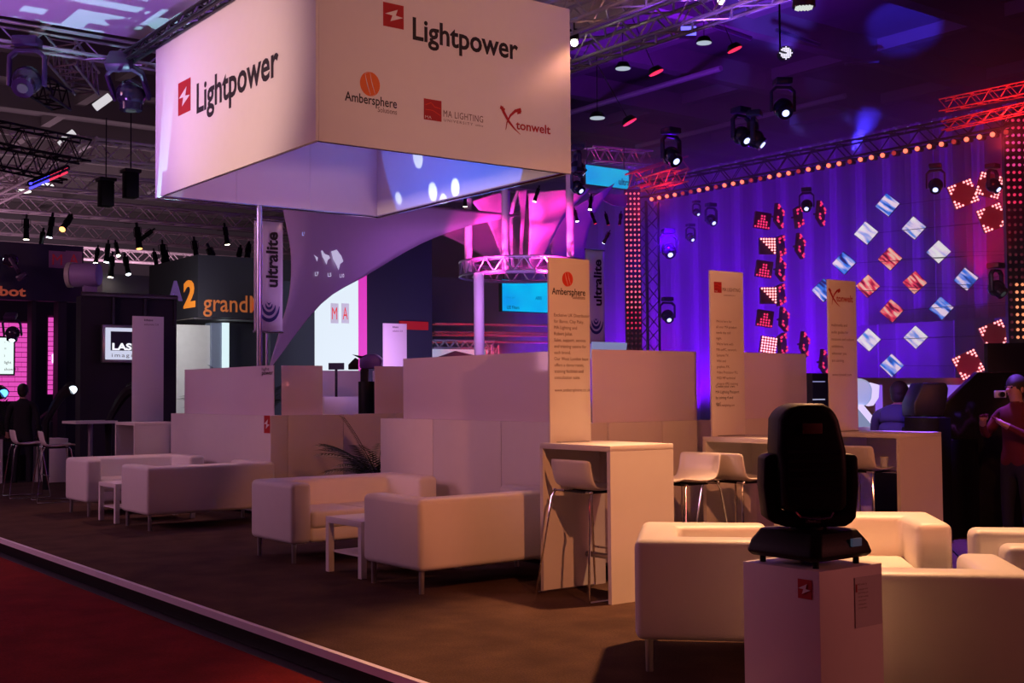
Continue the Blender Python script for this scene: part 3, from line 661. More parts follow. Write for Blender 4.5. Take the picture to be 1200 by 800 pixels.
# ---- far trusses at upper left with rows of spotlights
FT = mat('far_truss', (.75, .62, .66), .6, .1)
for i, (zz, yy) in enumerate([(8.3, 34), (8.3, 39.5), (8.3, 45), (8.3, 51.5), (8.3, 59)]):
    truss('%s long pale roof truss from the front, upper left of the hall' % ordw[i], (2, yy, zz), (27, yy, zz), .55, 46, m=FT, group='far pale trusses', tube=.045, faces=(0, 1, 2, 3))
truss('pale truss running away to the rear at upper left', (10.5, 33, 8.2), (10.5, 62, 8.2), .5, 40, m=FT, group='far pale trusses', tube=.045)
G1 = 'small black spotlights under the far trusses'
canA = make_can('leftmost of the small black spotlights under the far trusses', G1); canA.location = W(31, 252, 37)
canA.scale = (.95,)*3
cp = [(51, 268, 36, .1), (62, 250, 36, .1), (84, 252, 36, .9), (115, 288, 40, .3), (127, 282, 40, .1), (132, 296, 40, .05), (135, 282, 42, .5), (146, 298, 40, .35), (160, 262, 38, .2), (181, 268, 38, -.9), (180, 292, 44, .2), (190, 282, 40, .1), (193, 290, 40, .2), (227, 278, 38, .1), (243, 286, 38, .4), (263, 262, 36, .1), (282, 288, 40, -.5), (292, 284, 40, -.7)]
for i, (x, y, D, tl) in enumerate(cp):
    copy_tree(canA, W(x, y, D), rot=(.1, tl, .6+.2*i), scale=.8+.25*(i % 3)/2, group=G1,
              label='%s from the left of the small black spotlights under the far trusses' % ordw[i+1], swap={LENSW: (LENSW, LENSC, LENSO)[i % 3] if i % 5 else LENSW})
for x, y, lb in ((124, 210, 'left'), (153, 200, 'right')):
    t, c, o = blk('hanging_speaker', '%s one of two black loudspeakers hanging left of the cube sign' % lb, 'loudspeaker', W(x, y+32, 30)-V((.16, .16, 0)), W(x, y+32, 30)+V((.16, .16, .62)), BLACK, .02, group='hanging loudspeakers')
    MB().cyl((0, 0, .62), (0, 0, 2.2), .015, n=6).build('cable', BLKMET, t); MB().box((-.2, -.2, .62), (.2, .2, .70)).build('bracket', BLKMET, t)
# dark lighting rig at left with a blue and red light bar
truss('dark lighting rig truss at far left, upper tier', W(-40, 150, 24), W(100, 178, 26), .45, 10, m=BLKMET, group='dark rig')
truss('dark lighting rig truss at far left, lower tier', W(-40, 175, 24), W(78, 200, 25), .45, 10, m=BLKMET, group='dark rig')
lb0, lb1 = W(35, 219, 24), W(79, 200, 25)
lb = thing('light_bar', 'slanted light bar glowing blue and red under the dark rig at left', 'light bar', lb0); dv = (lb1-lb0)
MB().cyl((0, 0, .06), dv+Zv*.06, .07, n=8).build('housing', BLKMET, lb)
for r_ in (0, 1):
    for k in range(12):
        q = dv*((k+.5)/12)+V((-.02, -.06, -.04+.09*r_)); MB().cyl(q-dv*.034, q+dv*.034, .026, n=6).build('light_cell', glow('cell_blue', (.06, .05, 1), 2.5) if k < 6 else glow('cell_red', (1, .04, .10), 1.2), lb) if (k in (0, 6) and r_ == 0) else None
cells = [c for c in COL.objects if c.parent == lb and c.name.startswith('light_cell')]
for r_ in (0, 1):
    for k in range(12):
        if (k in (0, 6) and r_ == 0): continue
        src = cells[0 if k < 6 else 1]; c = src.copy(); COL.objects.link(c); c.location = dv*((k-(0 if k < 6 else 6))/12)+Zv*(.09*r_)
G2 = 'big black moving lamps under the booth roof'
h0 = make_hang('big round black moving lamp hanging at top left', G2, LENSP); h0.location = W(32, 44, 14.8); h0.scale = (1.15,)*3; h0.rotation_euler = (0, 0, -.6)
copy_tree(h0, W(139, 66, 14.8), 0, 'big black moving lamp pointing down, between the truss and the cube sign', G2, 1.2, rot=(.85, 0, -.7))
for x, y, D, i in ((120, 118, 30, 0), (78, 160, 34, 1)):
    o = MB().cyl(W(x-9, y+8, D)-W(x, y, D), W(x+9, y-5, D)-W(x, y, D), .10, n=10).build('tube_lamp', glow('tube_white', (.9, .85, .9), .75), orig=(0, 0, 0)); o.location = W(x, y, D)
    tag(o, ('slanted pale tube lamp left of the cube sign', 'slanted white tube lamp above the dark rig')[i], 'lamp', 'tube lamps')
for i, (x, y) in enumerate(((28, 224), (55, 217))):
    tag(MB().ball((0, 0, 0), .22, 14, 8, (1.3, 1, .35)).build('roof_lamp', glow('roof_lamp_glow', (1, .95, .9), 1.6), orig=(0, 0, 0)), '%s white oval roof lamp below the light bar' % ('left', 'right')[i], 'lamp', 'oval roof lamps').location = W(x, y, 48)

# ---- left: booths with signs
DKBLUE = mat('dark_blue_board', (.022, .018, .050), .6); DKGREY = mat('dark_grey_board', (.03, .028, .04), .6)
hz = lambda y, D: W(600, y, D).z
# header of the blue booth
a = onY(-60, 285, 23.5); b = onY(98, 289, 23.5); zb = onY(40, 352, 23.5).z
t, c, o = blk('booth_header', 'dark blue booth header at far left with two red letter squares', 'sign', (a.x, 23.5, zb), (b.x, 23.7, b.z), DKBLUE)
for x, ch in ((67, 'M'), (86.5, 'A')):
    p = onY(x, 304, 23.49); s_ = .31
    flat('letter_square', [(-s_/2, -.16), (s_/2, -.16), (s_/2, .16), (-s_/2, .16)], p, X, Zv, mat('letter_square', (.35, .18, .30), .6), t, c)
    text('lettering', ch, p+V((-.09, -.004, -.105)), X, Zv, mat('letter_red', (.5, .03, .05), .6, emit=(1, .05, .05), es=.05), t, width=.18, height=.21, bold=.0, orig=c)
text('lettering', 'robot', onY(-22, 345, 23.49), X, Zv, mat('letter_orange', (.7, .15, .08), .6, emit=(1, .2, .1), es=.15), t, width=.78, height=.17, bold=.03, orig=c)
# booth posts below the header, pink brick panels between
for i, (xa, xb) in enumerate(((37, 42), (68, 78))):
    p, q = onY(xa, 400, 23.6), onY(xb, 400, 23.6)
    blk('booth_post', '%s dark post of the blue booth beside a pink brick panel' % ('left', 'right')[i], 'post', (p.x, 23.6, FZ), (q.x, 23.9, zb), DKGREY, group='posts of the blue booth')
p, q = onY(-60, 400, 25.5), onY(96, 400, 25.5)
blk('booth_wall', 'dark back wall of the blue booth at far left', 'wall', (p.x, 25.6, FZ), (q.x, 25.8, zb+.3), DARKC)
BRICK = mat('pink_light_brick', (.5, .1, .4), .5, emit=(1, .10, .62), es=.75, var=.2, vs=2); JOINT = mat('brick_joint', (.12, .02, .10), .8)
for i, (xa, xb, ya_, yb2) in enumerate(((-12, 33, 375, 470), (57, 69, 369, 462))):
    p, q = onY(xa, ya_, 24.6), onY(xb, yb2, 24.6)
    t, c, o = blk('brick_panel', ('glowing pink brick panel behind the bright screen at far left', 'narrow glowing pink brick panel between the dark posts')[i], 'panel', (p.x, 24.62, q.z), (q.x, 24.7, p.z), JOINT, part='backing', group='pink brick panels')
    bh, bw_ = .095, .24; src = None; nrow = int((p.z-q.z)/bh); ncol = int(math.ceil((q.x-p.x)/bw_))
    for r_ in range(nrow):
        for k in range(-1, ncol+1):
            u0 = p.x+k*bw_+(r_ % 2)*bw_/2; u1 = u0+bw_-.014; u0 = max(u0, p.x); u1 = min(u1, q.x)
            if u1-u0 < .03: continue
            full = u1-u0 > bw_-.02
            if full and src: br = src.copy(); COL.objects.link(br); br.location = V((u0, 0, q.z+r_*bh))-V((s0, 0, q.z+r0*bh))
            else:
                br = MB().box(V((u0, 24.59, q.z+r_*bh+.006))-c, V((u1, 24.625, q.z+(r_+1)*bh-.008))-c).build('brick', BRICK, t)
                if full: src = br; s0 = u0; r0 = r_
p, q = onY(-30, 393, 22.6), onY(17.5, 440, 22.6)
t, c, o = blk('display_screen', 'bright white information screen at the far left edge', 'screen', (p.x, 22.6, q.z), (q.x, 22.66, p.z), BLACK, part='frame', group='screens')
MB().box(V((p.x+.03, 22.59, q.z+.03))-c, V((q.x-.03, 22.601, p.z-.03))-c).build('screen', glow('screen_white', (.85, 1, .98), 1.0), t)
for k, s_ in enumerate(('-', '=', 'i', 'light', 'show 12')): text('screen_text', s_, onY(5, 402+k*8, 22.585), X, Zv, GREYP, t, height=.05, orig=c)
MB().box((-.03, -.02, -.02-(c.z-FZ)), (.03, .02, 0)).build('stand', BLKMET, t)
sq = copy_tree(h0, W(12, 368, 20), 0, 'small lit black lamp hanging over the bright screen at far left', 'lamps in the blue booth', .75, rot=(.5, 0, -.5), swap={LENSP: LENSC})
tag(MB().box((-.09, -.09, -.09), (.09, .09, .09)).build('marker_lamp', glow('marker', (1, .6, .9), 1.8), orig=(0, 0, 0)), 'tiny bright lamp on the narrow pink brick panel', 'lamp').location = W(67, 420, 24)

# black laser booth
p, q = onY(95, 340, 20.2), onY(207, 349, 20.2)
t, c, o = blk('black_booth', 'black draped booth with a bright screen, behind the left sign board', 'booth', (p.x, 20.2, FZ), (q.x, 20.45, q.z-.03), DARKC, part='drape')
MB().cyl(V((p.x, 20.17, q.z))-c, V((q.x, 20.17, q.z))-c, .04, n=8).build('rail', STEEL, t)
for x in (133, 170, 205): pq = onY(x, 345, 20.16); MB().box(V((pq.x-.02, 20.15, q.z-.5))-c, V((pq.x+.02, 20.19, q.z+.03))-c).build('clip', BLKMET, t)
p, q = onY(120, 380, 19.9), onY(168, 425, 19.9)
t, c, o = blk('display_screen', 'white framed screen with black laser logo on the black booth', 'screen', (p.x, 19.9, q.z), (q.x, 19.98, p.z), STEEL, part='frame', bevel=.01, group='screens')
MB().box((-.04, .08, -.0), (.04, .36, .1)).build('wall_arm', BLKMET, t)
MB().box(V((p.x+.05, 19.88, q.z+.05))-c, V((q.x-.05, 19.901, p.z-.05))-c).build('screen', glow('screen_lilac', (.75, .78, 1), .8), t)
e0, e1 = onY(130, 388, 19.87), onY(166, 411, 19.87)
MB().box(V((e0.x, 19.872, e1.z))-c, V((e1.x, 19.88, e0.z))-c).build('logo_block', mat('logo_dark', (.02, .018, .05), .5), t)
text('lettering', 'LASER', onY(131.5, 409.5, 19.87), X, Zv, glow('logo_white', (.9, .9, 1), 1.1), t, width=.56, height=.105, bold=.04, orig=c)
text('lettering', 'imaging', onY(131, 418, 19.87), X, Zv, GREYP, t, width=.5, height=.06, orig=c, space=1.3)
for x, y, lb in ((3, 460, 'blue-glowing lamp on a bent black arm at the far left edge'), (84, 456, 'lit lamp on a bent black arm in front of the blue booth'), (157, 456, 'lit lamp on a bent black arm left of the big sign board')):
    t = thing('arm_lamp', lb, 'lamp', V((W(x-25, y, 19).x, W(x-25, y, 19).y, 0))*1.0, group='black arm lamps'); c = V(t.location); c.z = 0; t.location.z = FZ; c.z = FZ
    P = [W(x-30, y+60, 19)]+[W(x-30+30*k/5, y+38-38*math.sin(k/5*PI/2)-2*k*0, 19) for k in range(6)]
    MB().tube([v-c for v in P], [.05, .06, .06, .07, .08, .09, .10], 8).build('arm', BLKMET, t)
    e = W(x, y, 19); d = RGT*.6-UP*.5-FWD*.62; d.normalize()
    MB().cyl(e-d*.12-c, e+d*.02-c, .07, .095, 14).build('head', BLKMET, t); MB().cyl(e+d*.02-c, e+d*.03-c, .075, n=14).build('lens', glow('arm_lens', (.75, .88, 1) if x > 20 else (.1, .35, 1), 3), t)
    MB().cyl(V((P[0].x, P[0].y, FZ))-c, P[0]-c, .05, n=8).build('post', BLKMET, t)
    MB().cyl(V((P[0].x, P[0].y, FZ))-c, V((P[0].x, P[0].y, FZ+.03))-c, .2, n=14).build('foot', BLKMET, t)
t = thing('follow_spot', 'big violet follow spot lamp on top of the black booth', 'lamp', W(100, 337, 21)); c = V(t.location)
MB().cyl(W(84, 322, 21)-c, W(117, 322, 21)-c, .21, .20, 18).build('housing', mat('violet_grey', (.35, .25, .5), .5), t, bevel=.04)
MB().cyl(W(80, 322, 21)-c, W(85, 322, 21)-c, .22, .22, 18).build('lens_ring', mat('pale_ring', (.5, .5, .45), .4), t)
MB().box(W(98, 338, 21)-c-V((.02, .1, .1)), W(107, 324, 21)-c+V((.1, .1, 0))).build('bracket', mat('violet_grey_b', (.33, .25, .48), .5), t)
sp2 = copy_tree(h0, W(27, 326, 22), 0, 'white striped black lamp in front of the blue booth header', 'lamps in the blue booth', .8, rot=(2.6, 0, 1.2), swap={LENSP: LENSC})
# orange-lettered header and its white stand
p = onY(232, 298, 28); q = onY(175, 308, 28)
cx_ = p.x; zt = p.z; zbm = onY(232, 371, 28).z
t = thing('booth_header', 'dark booth header with orange lettering left of the banner', 'sign', (cx_, 28, zbm)); c = V(t.location)
yl = onX(175, 308, cx_).y
MB().box(V((cx_, 28, zbm))-c, V((cx_+4.5, 28.25, zt))-c).build('front_panel', DKGREY, t)
MB().box(V((cx_, 28.25, zbm))-c, V((cx_+.2, yl, zt))-c).build('side_panel', DKGREY, t)
MB().box(V((cx_+.05, 28.3, zbm-.02))-c, V((cx_+4.4, yl, zbm))-c).build('soffit', mat('soffit_pale', (.35, .3, .3), .8), t)
OL = mat('orange_letters', (.7, .22, .02), .6, emit=(1, .28, .03), es=.55)
a, b = onY(238, 364, 27.99), onY(318, 364, 27.99); text('lettering', 'grandMA', a, X, Zv, mat('orange_letters_dim', (.6, .18, .05), .6, emit=(1, .25, .06), es=.15), t, width=(b.x-a.x)*1.08, height=.42, bold=.008, orig=c)
a, b = onX(215, 360, cx_-.01), onX(229, 361, cx_-.01); text('lettering', '2', a, -Y, Zv, OL, t, width=a.y-b.y, height=.62, bold=.04, orig=c)
t = thing('letter_figure', 'violet three-dimensional letter A beside the orange figure two', 'letter', W(206, 352, 27)); c = V(t.location)
text('letter', 'A', W(197, 351, 27), RGT, UP, mat('violet_letter', (.35, .25, .5), .6, emit=(.4, .2, .7), es=.18), t, width=.30, height=.40, bold=.05, orig=c, thick=-.02)
o = [k for k in COL.objects if k.parent == t][0]; md = o.modifiers.new('solid', 'SOLIDIFY'); md.thickness = .06
MB().box((-.02, .03, .1), (.02, 1.0, .14)).build('bracket', BLKMET, t)
WL = mat('white_booth_wall', (.75, .75, .74), .6)
p, q = onY(207, 380, 28.6), onY(247, 450, 28.6)
t, c, o = blk('booth_wall', 'pale lit wall under the orange-lettered header', 'wall', (p.x, 28.6, FZ), (q.x, 28.9, p.z), WL)
p, q = onY(247, 378, 28.55), onY(260, 450, 28.55); MB().box(V((p.x, 28.5, FZ))-c, V((q.x, 28.9, p.z))-c).build('blue_strip', mat('blue_grey_strip', (.25, .30, .42), .6), t)
p, q = onY(260, 378, 28.5), onY(267.5, 450, 28.5); MB().box(V((p.x, 28.45, FZ))-c, V((q.x, 28.8, p.z))-c).build('light_strip', glow('strip_light', (.75, .95, 1), .95), t)
area('booth_wall_light', (onY(225, 400, 27).x-1, 26.5, 3.6), (onY(225, 400, 28).x, 28.6, 2), (1, .98, .95), 60, 1, .5)
p, q = onY(268, 378, 29), onY(300, 450, 29); blk('booth_wall', 'dark booth wall behind the palm tops', 'wall', (p.x, 29, FZ), (q.x+1.5, 29.2, p.z), DKGREY)
p, q = onY(176, 340, 40), onY(120, 320, 40)
blk('far_booth', 'grey far booth between the follow spot and the orange-lettered header', 'booth', (q.x, 40, FZ), (p.x+1.2, 42, onY(150, 322, 40).z), mat('grey_booth', (.20, .18, .20), .8))
# tables and counters at left behind the stools
for x0_, x1_, ytop, D, lb, m_ in ((-10, 6, 515, 21, 'white counter block at the far left edge', LAQ), (47, 57, 520, 21.5, 'narrow pale counter block between the far bar stools', LAQD), (58, 85, 514, 20.5, 'lilac-lit white counter block behind the far bar stools', LAQ)):
    a, b = W(x0_, ytop, D), W(x1_, ytop, D); blk('counter', lb, 'counter', (a.x, a.y, FZ), (b.x, a.y+.5, a.z), m_, .005, group='white counters')
t = thing('high_table', 'thin white high table on one post, in front of the black booth', 'table', (W(106, 492, 18.9).x, W(106, 492, 18.9).y, 0)); c = V(t.location)
a = W(75, 493, 18.9); b = W(135, 491, 18.9); zt_ = a.z
MB().box(V((a.x, c.y-.35, zt_-.04))-c, V((b.x, c.y+.35, zt_))-c).build('tabletop', LAQ, t); MB().cyl((0, 0, 0), V((0, 0, zt_-.03)), .04, n=12).build('post', STEEL, t)
MB().cyl((0, 0, 0), (0, 0, .02), .25, n=16).build('foot', STEEL, t)

# ---- banners
def banner(label, xa, xb, yt, yb3, D, rim=BANNER):
    p, q = onY(xa, yt, D), onY(xb, yb3, D); t = thing('flag_banner', label, 'banner', ((p.x+q.x)/2, D, 0), group='tall cloth banners'); c = V(t.location); wd = q.x-p.x; ht = p.z-q.z
    rows = [[V((p.x+wd*k/8, D+.008*math.sin(k*1.1+j*.3), q.z+ht*j/10))-c for k in range(9)] for j in range(11)]
    MB().grid(rows).build('cloth', BANNER, t, solid=.006)
    for z in (p.z, q.z): MB().cyl(V((p.x-.01, D, z))-c, V((q.x+.01, D, z))-c, .018, n=8).build('rod', CHROME, t)
    MB().cyl((0, .05, 0), V((0, .05, p.z+.02)), .02, n=8).build('pole', STEEL, t); MB().cyl((0, .05, 0), (0, .05, .03), .22, n=14).build('foot', STEEL, t)
    f = D-.014
    o = V((p.x+wd*.80, f, q.z+ht*.40)); text('lettering', 'ultralite', o, Zv, -X, INK, t, width=ht*.50, height=wd*.40, bold=.03, orig=c, thick=.004)
    cx2, cz2 = p.x+wd*.50, q.z+ht*.24
    for k, r_ in enumerate((.10, .20, .32)):
        pts = []; ws = []
        for i in range(15):
            an = -PI*.98+PI*.96*i/14 if k else -PI+PI*i/14
            sc = wd*1.15*r_; pts.append((math.cos(an)*sc, math.sin(an)*sc*1.35)); ws.append(wd*(.02+.10*math.sin(PI*i/14))*(1 if k else .7))
        ribbon_obj('arc_emblem', pts, ws, V((cx2, f, cz2+(2-k)*wd*.02)), X, Zv, NAVY, t, c, .004)
    flat('arc_emblem', [(-.08*wd, .1*wd), (0, -.02*wd), (.08*wd, .1*wd), (0, .05*wd)], V((cx2, f, cz2)), X, Zv, NAVY, t, c)
banner('tall pale banner with vertical black lettering, behind the shiny pole', 298, 331, 257, 389, 15.6)
banner('tall pale banner with vertical lettering, right of the orange ball sign board', 686, 709, 292, 402, 18.5)

# ---- white letter tower, dark blocks, drapes in the middle distance
p, q = onY(371, 330, 26), onY(420, 432, 26); zt_ = onY(400, 290, 26).z
t, c, o = blk('light_tower', 'glowing white tower with two red letter squares under the sail', 'tower', (p.x, 26, FZ), (q.x, 26.1, zt_), glow('tower_light', (.80, .90, 1), .95), part='light_panel')
MB().box(V((q.x, 26, FZ))-c, V((onY(430, 400, 26).x, 26.1, zt_))-c).build('pink_edge', mat('pink_edge', (.7, .1, .5), .5, emit=(1, .05, .62), es=.55), t)
for x, ch in ((392, 'M'), (404.5, 'A')):
    pq = onY(x, 367, 25.98); flat('letter_square', [(-.105, -.24), (.105, -.24), (.105, .24), (-.105, .24)], pq, X, Zv, mat('grey_square', (.55, .52, .62), .6, emit=(.55, .52, .64), es=.75), t, c)
    text('lettering', ch, pq+V((-.07, -.004, -.15)), X, Zv, mat('backlit_red', (.5, .02, .03), .6, emit=(.8, .04, .05), es=.8), t, width=.14, height=.30, bold=.0, orig=c)
p, q = onY(430, 300, 26.2), onY(506, 300, 26.2)
blk('dark_block', 'tall dark blue block right of the glowing white tower', 'booth wall', (p.x, 26.2, FZ), (q.x, 26.35, onY(470, 262, 26.2).z), DKBLUE)
p, q = onY(335, 300, 27), onY(378, 300, 27)
blk('dark_block', 'dark booth wall behind the lower tip of the sail', 'booth wall', (p.x-.4, 27, FZ), (q.x, 27.15, onY(350, 330, 27).z), DKBLUE)
tag(MB().box((-.40, -.02, -.09), (.45, .02, .12)).build('red_sign', mat('red_board', (.35, .01, .01), .6, emit=(1, 0, 0), es=.12), orig=(0, 0, 0)), 'small red sign on the dark blue block beside the slim blank board', 'sign').location = onY(484, 382, 26.15)
p, q = onY(498, 390, 33), onY(735, 390, 33)
blk('dark_block', 'long dark violet wall behind the cyan screen and lit trusses', 'booth wall', (p.x, 33, FZ), (q.x+3, 33.5, onY(600, 330, 33).z), mat('violet_wall', (.08, .05, .13), .8))
p, q = onY(498, 262, 36), onY(700, 390, 36)
tr_ = blk('stage_curtain', 'grey checked drape behind the pink funnel sails', 'curtain', (p.x, 36, FZ), (q.x+4, 36.2, onY(520, 235, 36).z), mat('grey_drape', (.16, .13, .17), .9, var=.2), part='cloth')
# red-lit trusses over a white tent
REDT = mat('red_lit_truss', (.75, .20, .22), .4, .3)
y_ = 27.5; a, b = onY(506, 386, y_), onY(705, 388, y_)
truss('upper red-lit truss below the cyan screen', a, b, .30, 30, m=REDT, group='red-lit trusses', tube=.03, faces=(0, 2))
a, b = onY(506, 395, y_), onY(705, 396, y_)
truss('lower red-lit truss below the cyan screen', a, b, .26, 30, m=REDT, group='red-lit trusses', tube=.03, faces=(0, 2))
a, b = onY(506, 403, 26.6), onY(577, 404, 26.6)
truss('short grey truss above the white tent', a, b, .20, 12, group='tent trusses', tube=.025)
truss('upright grey truss right of the white tent', V((b.x, 26.6, FZ)), b, .24, 10, group='tent trusses', tube=.025)
spot('red_truss_spot', onY(590, 430, 25), onY(590, 390, y_), (1, .02, .05), 260, 110, 1)
t = thing('tent', 'white panel tent with dark pointed opening behind the glass wall', 'tent', onY(540, 470, 27.2)); t.location.z = FZ; c = V(t.location)
p, q = onY(506, 408, 27.2), onY(572, 408, 27.2)
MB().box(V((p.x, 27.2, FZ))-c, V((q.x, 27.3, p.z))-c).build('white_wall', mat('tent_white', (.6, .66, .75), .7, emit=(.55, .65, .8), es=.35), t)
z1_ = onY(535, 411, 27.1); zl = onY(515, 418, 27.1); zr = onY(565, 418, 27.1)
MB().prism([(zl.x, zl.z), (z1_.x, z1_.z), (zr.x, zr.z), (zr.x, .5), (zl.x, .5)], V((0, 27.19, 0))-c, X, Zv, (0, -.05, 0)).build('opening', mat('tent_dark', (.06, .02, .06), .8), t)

# ---- cyan screens
CY = bpy.data.materials.new('cyan_screen'); CY.use_nodes = True; N = CY.node_tree.nodes; Lk = CY.node_tree.links; bs = N['Principled BSDF']
bs.inputs['Base Color'].default_value = (.02, .02, .02, 1); tc = N.new('ShaderNodeTexCoord'); nz = N.new('ShaderNodeTexNoise'); nz.inputs['Scale'].default_value = 1.1; nz.inputs['Detail'].default_value = 1
cr = N.new('ShaderNodeValToRGB'); cr.color_ramp.elements[0].position = .3; cr.color_ramp.elements[1].position = .7
cr.color_ramp.elements[0].color = (.0, .30, .85, 1); cr.color_ramp.elements[1].color = (.0, .65, .95, 1)
Lk.new(tc.outputs['Object'], nz.inputs['Vector']); Lk.new(nz.outputs['Fac'], cr.inputs[0]); Lk.new(cr.outputs[0], bs.inputs['Emission Color']); bs.inputs['Emission Strength'].default_value = .95
p, q = onY(588, 327, 21.5), onY(646, 367, 21.5)
t, c, o = blk('display_screen', 'cyan screen with filter lettering hanging under the round truss', 'screen', (p.x, 21.5, q.z+.0), (q.x, 21.62, p.z), BLACK, part='frame', group='screens')
MB().box(V((p.x+.01, 21.49, q.z+.01))-c, V((q.x-.01, 21.501, p.z-.01))-c).build('screen', CY, t)
text('screen_text', 'LEE Filters', onY(594, 361.5, 21.48), X, Zv, mat('screen_ink', (.0, .05, .18), .6), t, width=.34, height=.07, bold=.01, orig=c)
text('screen_text', 'ARRI', onY(627, 351, 21.48), X, Zv, mat('screen_ink2', (.0, .15, .35), .6, emit=(0, .25, .6), es=.4), t, width=.20, height=.08, bold=.03, orig=c, shear=.3)
text('screen_text', 'colour gel', onY(592, 349, 21.48), X, Zv, mat('screen_ink3', (.0, .15, .35), .6, emit=(0, .3, .65), es=.5), t, width=.26, height=.05, orig=c)
for x in (p.x+.1, q.x-.1): MB().cyl(V((x, 21.56, p.z))-c, V((x, 21.56, p.z+.55))-c, .012, n=6).build('hanger', BLKMET, t)
p, q = onY(686, 194, 22), onY(737, 220, 22); yy = 22
t, c, o = blk('display_screen', 'upper cyan screen right of the cube sign, partly cut by the light column', 'screen', (p.x, yy, onY(712, 219, yy).z), (q.x, yy+.12, onY(712, 196, yy).z), BLACK, part='frame', group='screens')
MB().box(V((p.x+.01, yy-.01, onY(712, 219, yy).z+.01))-c, V((q.x-.01, yy+.001, onY(712, 196, yy).z-.01))-c).build('screen', CY, t)
text('screen_text', 'ultralite', onY(725, 216, yy-.02), X, Zv, mat('screen_ink4', (.02, .05, .25), .6), t, height=.16, bold=.02, orig=c, width=.62)
for x in (p.x+.1, q.x-.1): MB().cyl(V((x, yy+.06, onY(712, 196, yy).z))-c, V((x, yy+.06, onY(712, 196, yy).z+.6))-c, .012, n=6).build('hanger', BLKMET, t)
truss('grey truss above the upper cyan screen', onY(690, 181, 22.3), onY(760, 186, 22.3), .34, 9, group='screen truss', tube=.025)

# ---- white and pink stretch sails
def patch(name, label, left, right, D0, D1, m, cat='sail', group=None, n=8, bulge=0):
    """fabric sheet between two edges, given as photo points; the left edge D0 deep, the right D1 (numbers or lists)"""
    def crv(pts, D, k):
        Ds = D if isinstance(D, (list, tuple)) else [D]*len(pts)
        P = [W(x, y, d) for (x, y), d in zip(pts, Ds)]; out = []
        for i in range(k+1):
            u = i/k*(len(P)-1); j = min(int(u), len(P)-2); f_ = u-j
            a = P[max(j-1, 0)]; b = P[j]; c_ = P[j+1]; d_ = P[min(j+2, len(P)-1)]
            out.append(.5*((2*b)+(c_-a)*f_+(2*a-5*b+4*c_-d_)*f_*f_+(3*b-a-3*c_+d_)*f_**3))
        return out
    A, B = crv(left, D0, 20), crv(right, D1, 20); o_ = (A[0]+B[0])/2
    rows = [[a.lerp(b, k/n)-FWD*(bulge*math.sin(PI*k/n)) for k in range(n+1)] for a, b in zip(A, B)]
    ob = MB().grid(rows).build(name, m, None, solid=.012, angle=80, orig=o_); tag(ob, label, cat, group); return ob
G3 = 'stretched fabric sails'
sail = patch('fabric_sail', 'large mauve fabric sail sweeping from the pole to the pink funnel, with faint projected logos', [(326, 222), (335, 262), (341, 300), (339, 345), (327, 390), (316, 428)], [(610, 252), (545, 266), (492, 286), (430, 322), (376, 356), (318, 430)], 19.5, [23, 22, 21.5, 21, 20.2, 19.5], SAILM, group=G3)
# its upper edge droops: second sheet shape handled by the edge points above
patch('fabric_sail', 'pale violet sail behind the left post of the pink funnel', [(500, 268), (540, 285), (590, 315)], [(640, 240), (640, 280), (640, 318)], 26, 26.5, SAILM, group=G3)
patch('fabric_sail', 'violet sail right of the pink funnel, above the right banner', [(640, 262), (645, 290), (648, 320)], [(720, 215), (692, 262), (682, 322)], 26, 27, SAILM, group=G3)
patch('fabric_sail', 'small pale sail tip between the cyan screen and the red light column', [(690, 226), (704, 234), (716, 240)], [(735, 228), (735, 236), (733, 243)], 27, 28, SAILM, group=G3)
PD = 23.2
patch('funnel_sail', 'left pink panel of the funnel of stretched sails', [(553, 236), (572, 262), (584, 290), (592, 313)], [(597, 222), (598, 250), (598, 285), (598, 313)], PD, PD+.6, PINKSAIL, group='pink funnel sails', bulge=.1)
patch('funnel_sail', 'right and widest pink panel of the funnel of stretched sails', [(619, 227), (620, 250), (620, 285), (619, 314)], [(691, 221), (663, 252), (645, 285), (631, 314)], PD, PD+.8, PINKSAIL, group='pink funnel sails', bulge=.2)
patch('funnel_sail', 'narrow curved pink strip left of the centre of the funnel', [(606, 222), (598, 245), (597, 280), (599, 313)], [(609, 224), (602, 250), (601, 285), (603, 313)], PD+.1, PD+.1, PINKSAIL, group='pink funnel sails')
patch('funnel_sail', 'narrow curved pink strip in the centre of the funnel', [(606, 224), (610, 250), (609, 285), (607, 313)], [(617, 222), (615, 250), (613, 285), (612, 313)], PD+.1, PD+.3, PINKSAIL, group='pink funnel sails')
for i, (x, yt_, D, x2) in enumerate(((548.5, 233, 22.4, 9), (591.5, 221, 22.2, 8), (667.5, 205, 22.6, 9), (561, 320, 21.3, 12))):
    a = W(x, yt_, D); t = thing('sail_post', '%s pink-lit post of the funnel sails' % ('leftmost', 'second', 'right', 'lower mauve')[i], 'post', (a.x, a.y, FZ), group='posts of the funnel sails')
    r_ = x2/2/FPX*D; zb4 = 0 if i == 3 else W(600, 318, 22.4).z-FZ
    MB().cyl((0, 0, zb4), (0, 0, a.z-FZ), r_, n=14).build('shaft', LAQ, t)
    if i == 3: MB().cyl((0, 0, 0), (0, 0, .03), r_*2.5, n=14).build('foot', STEEL, t)
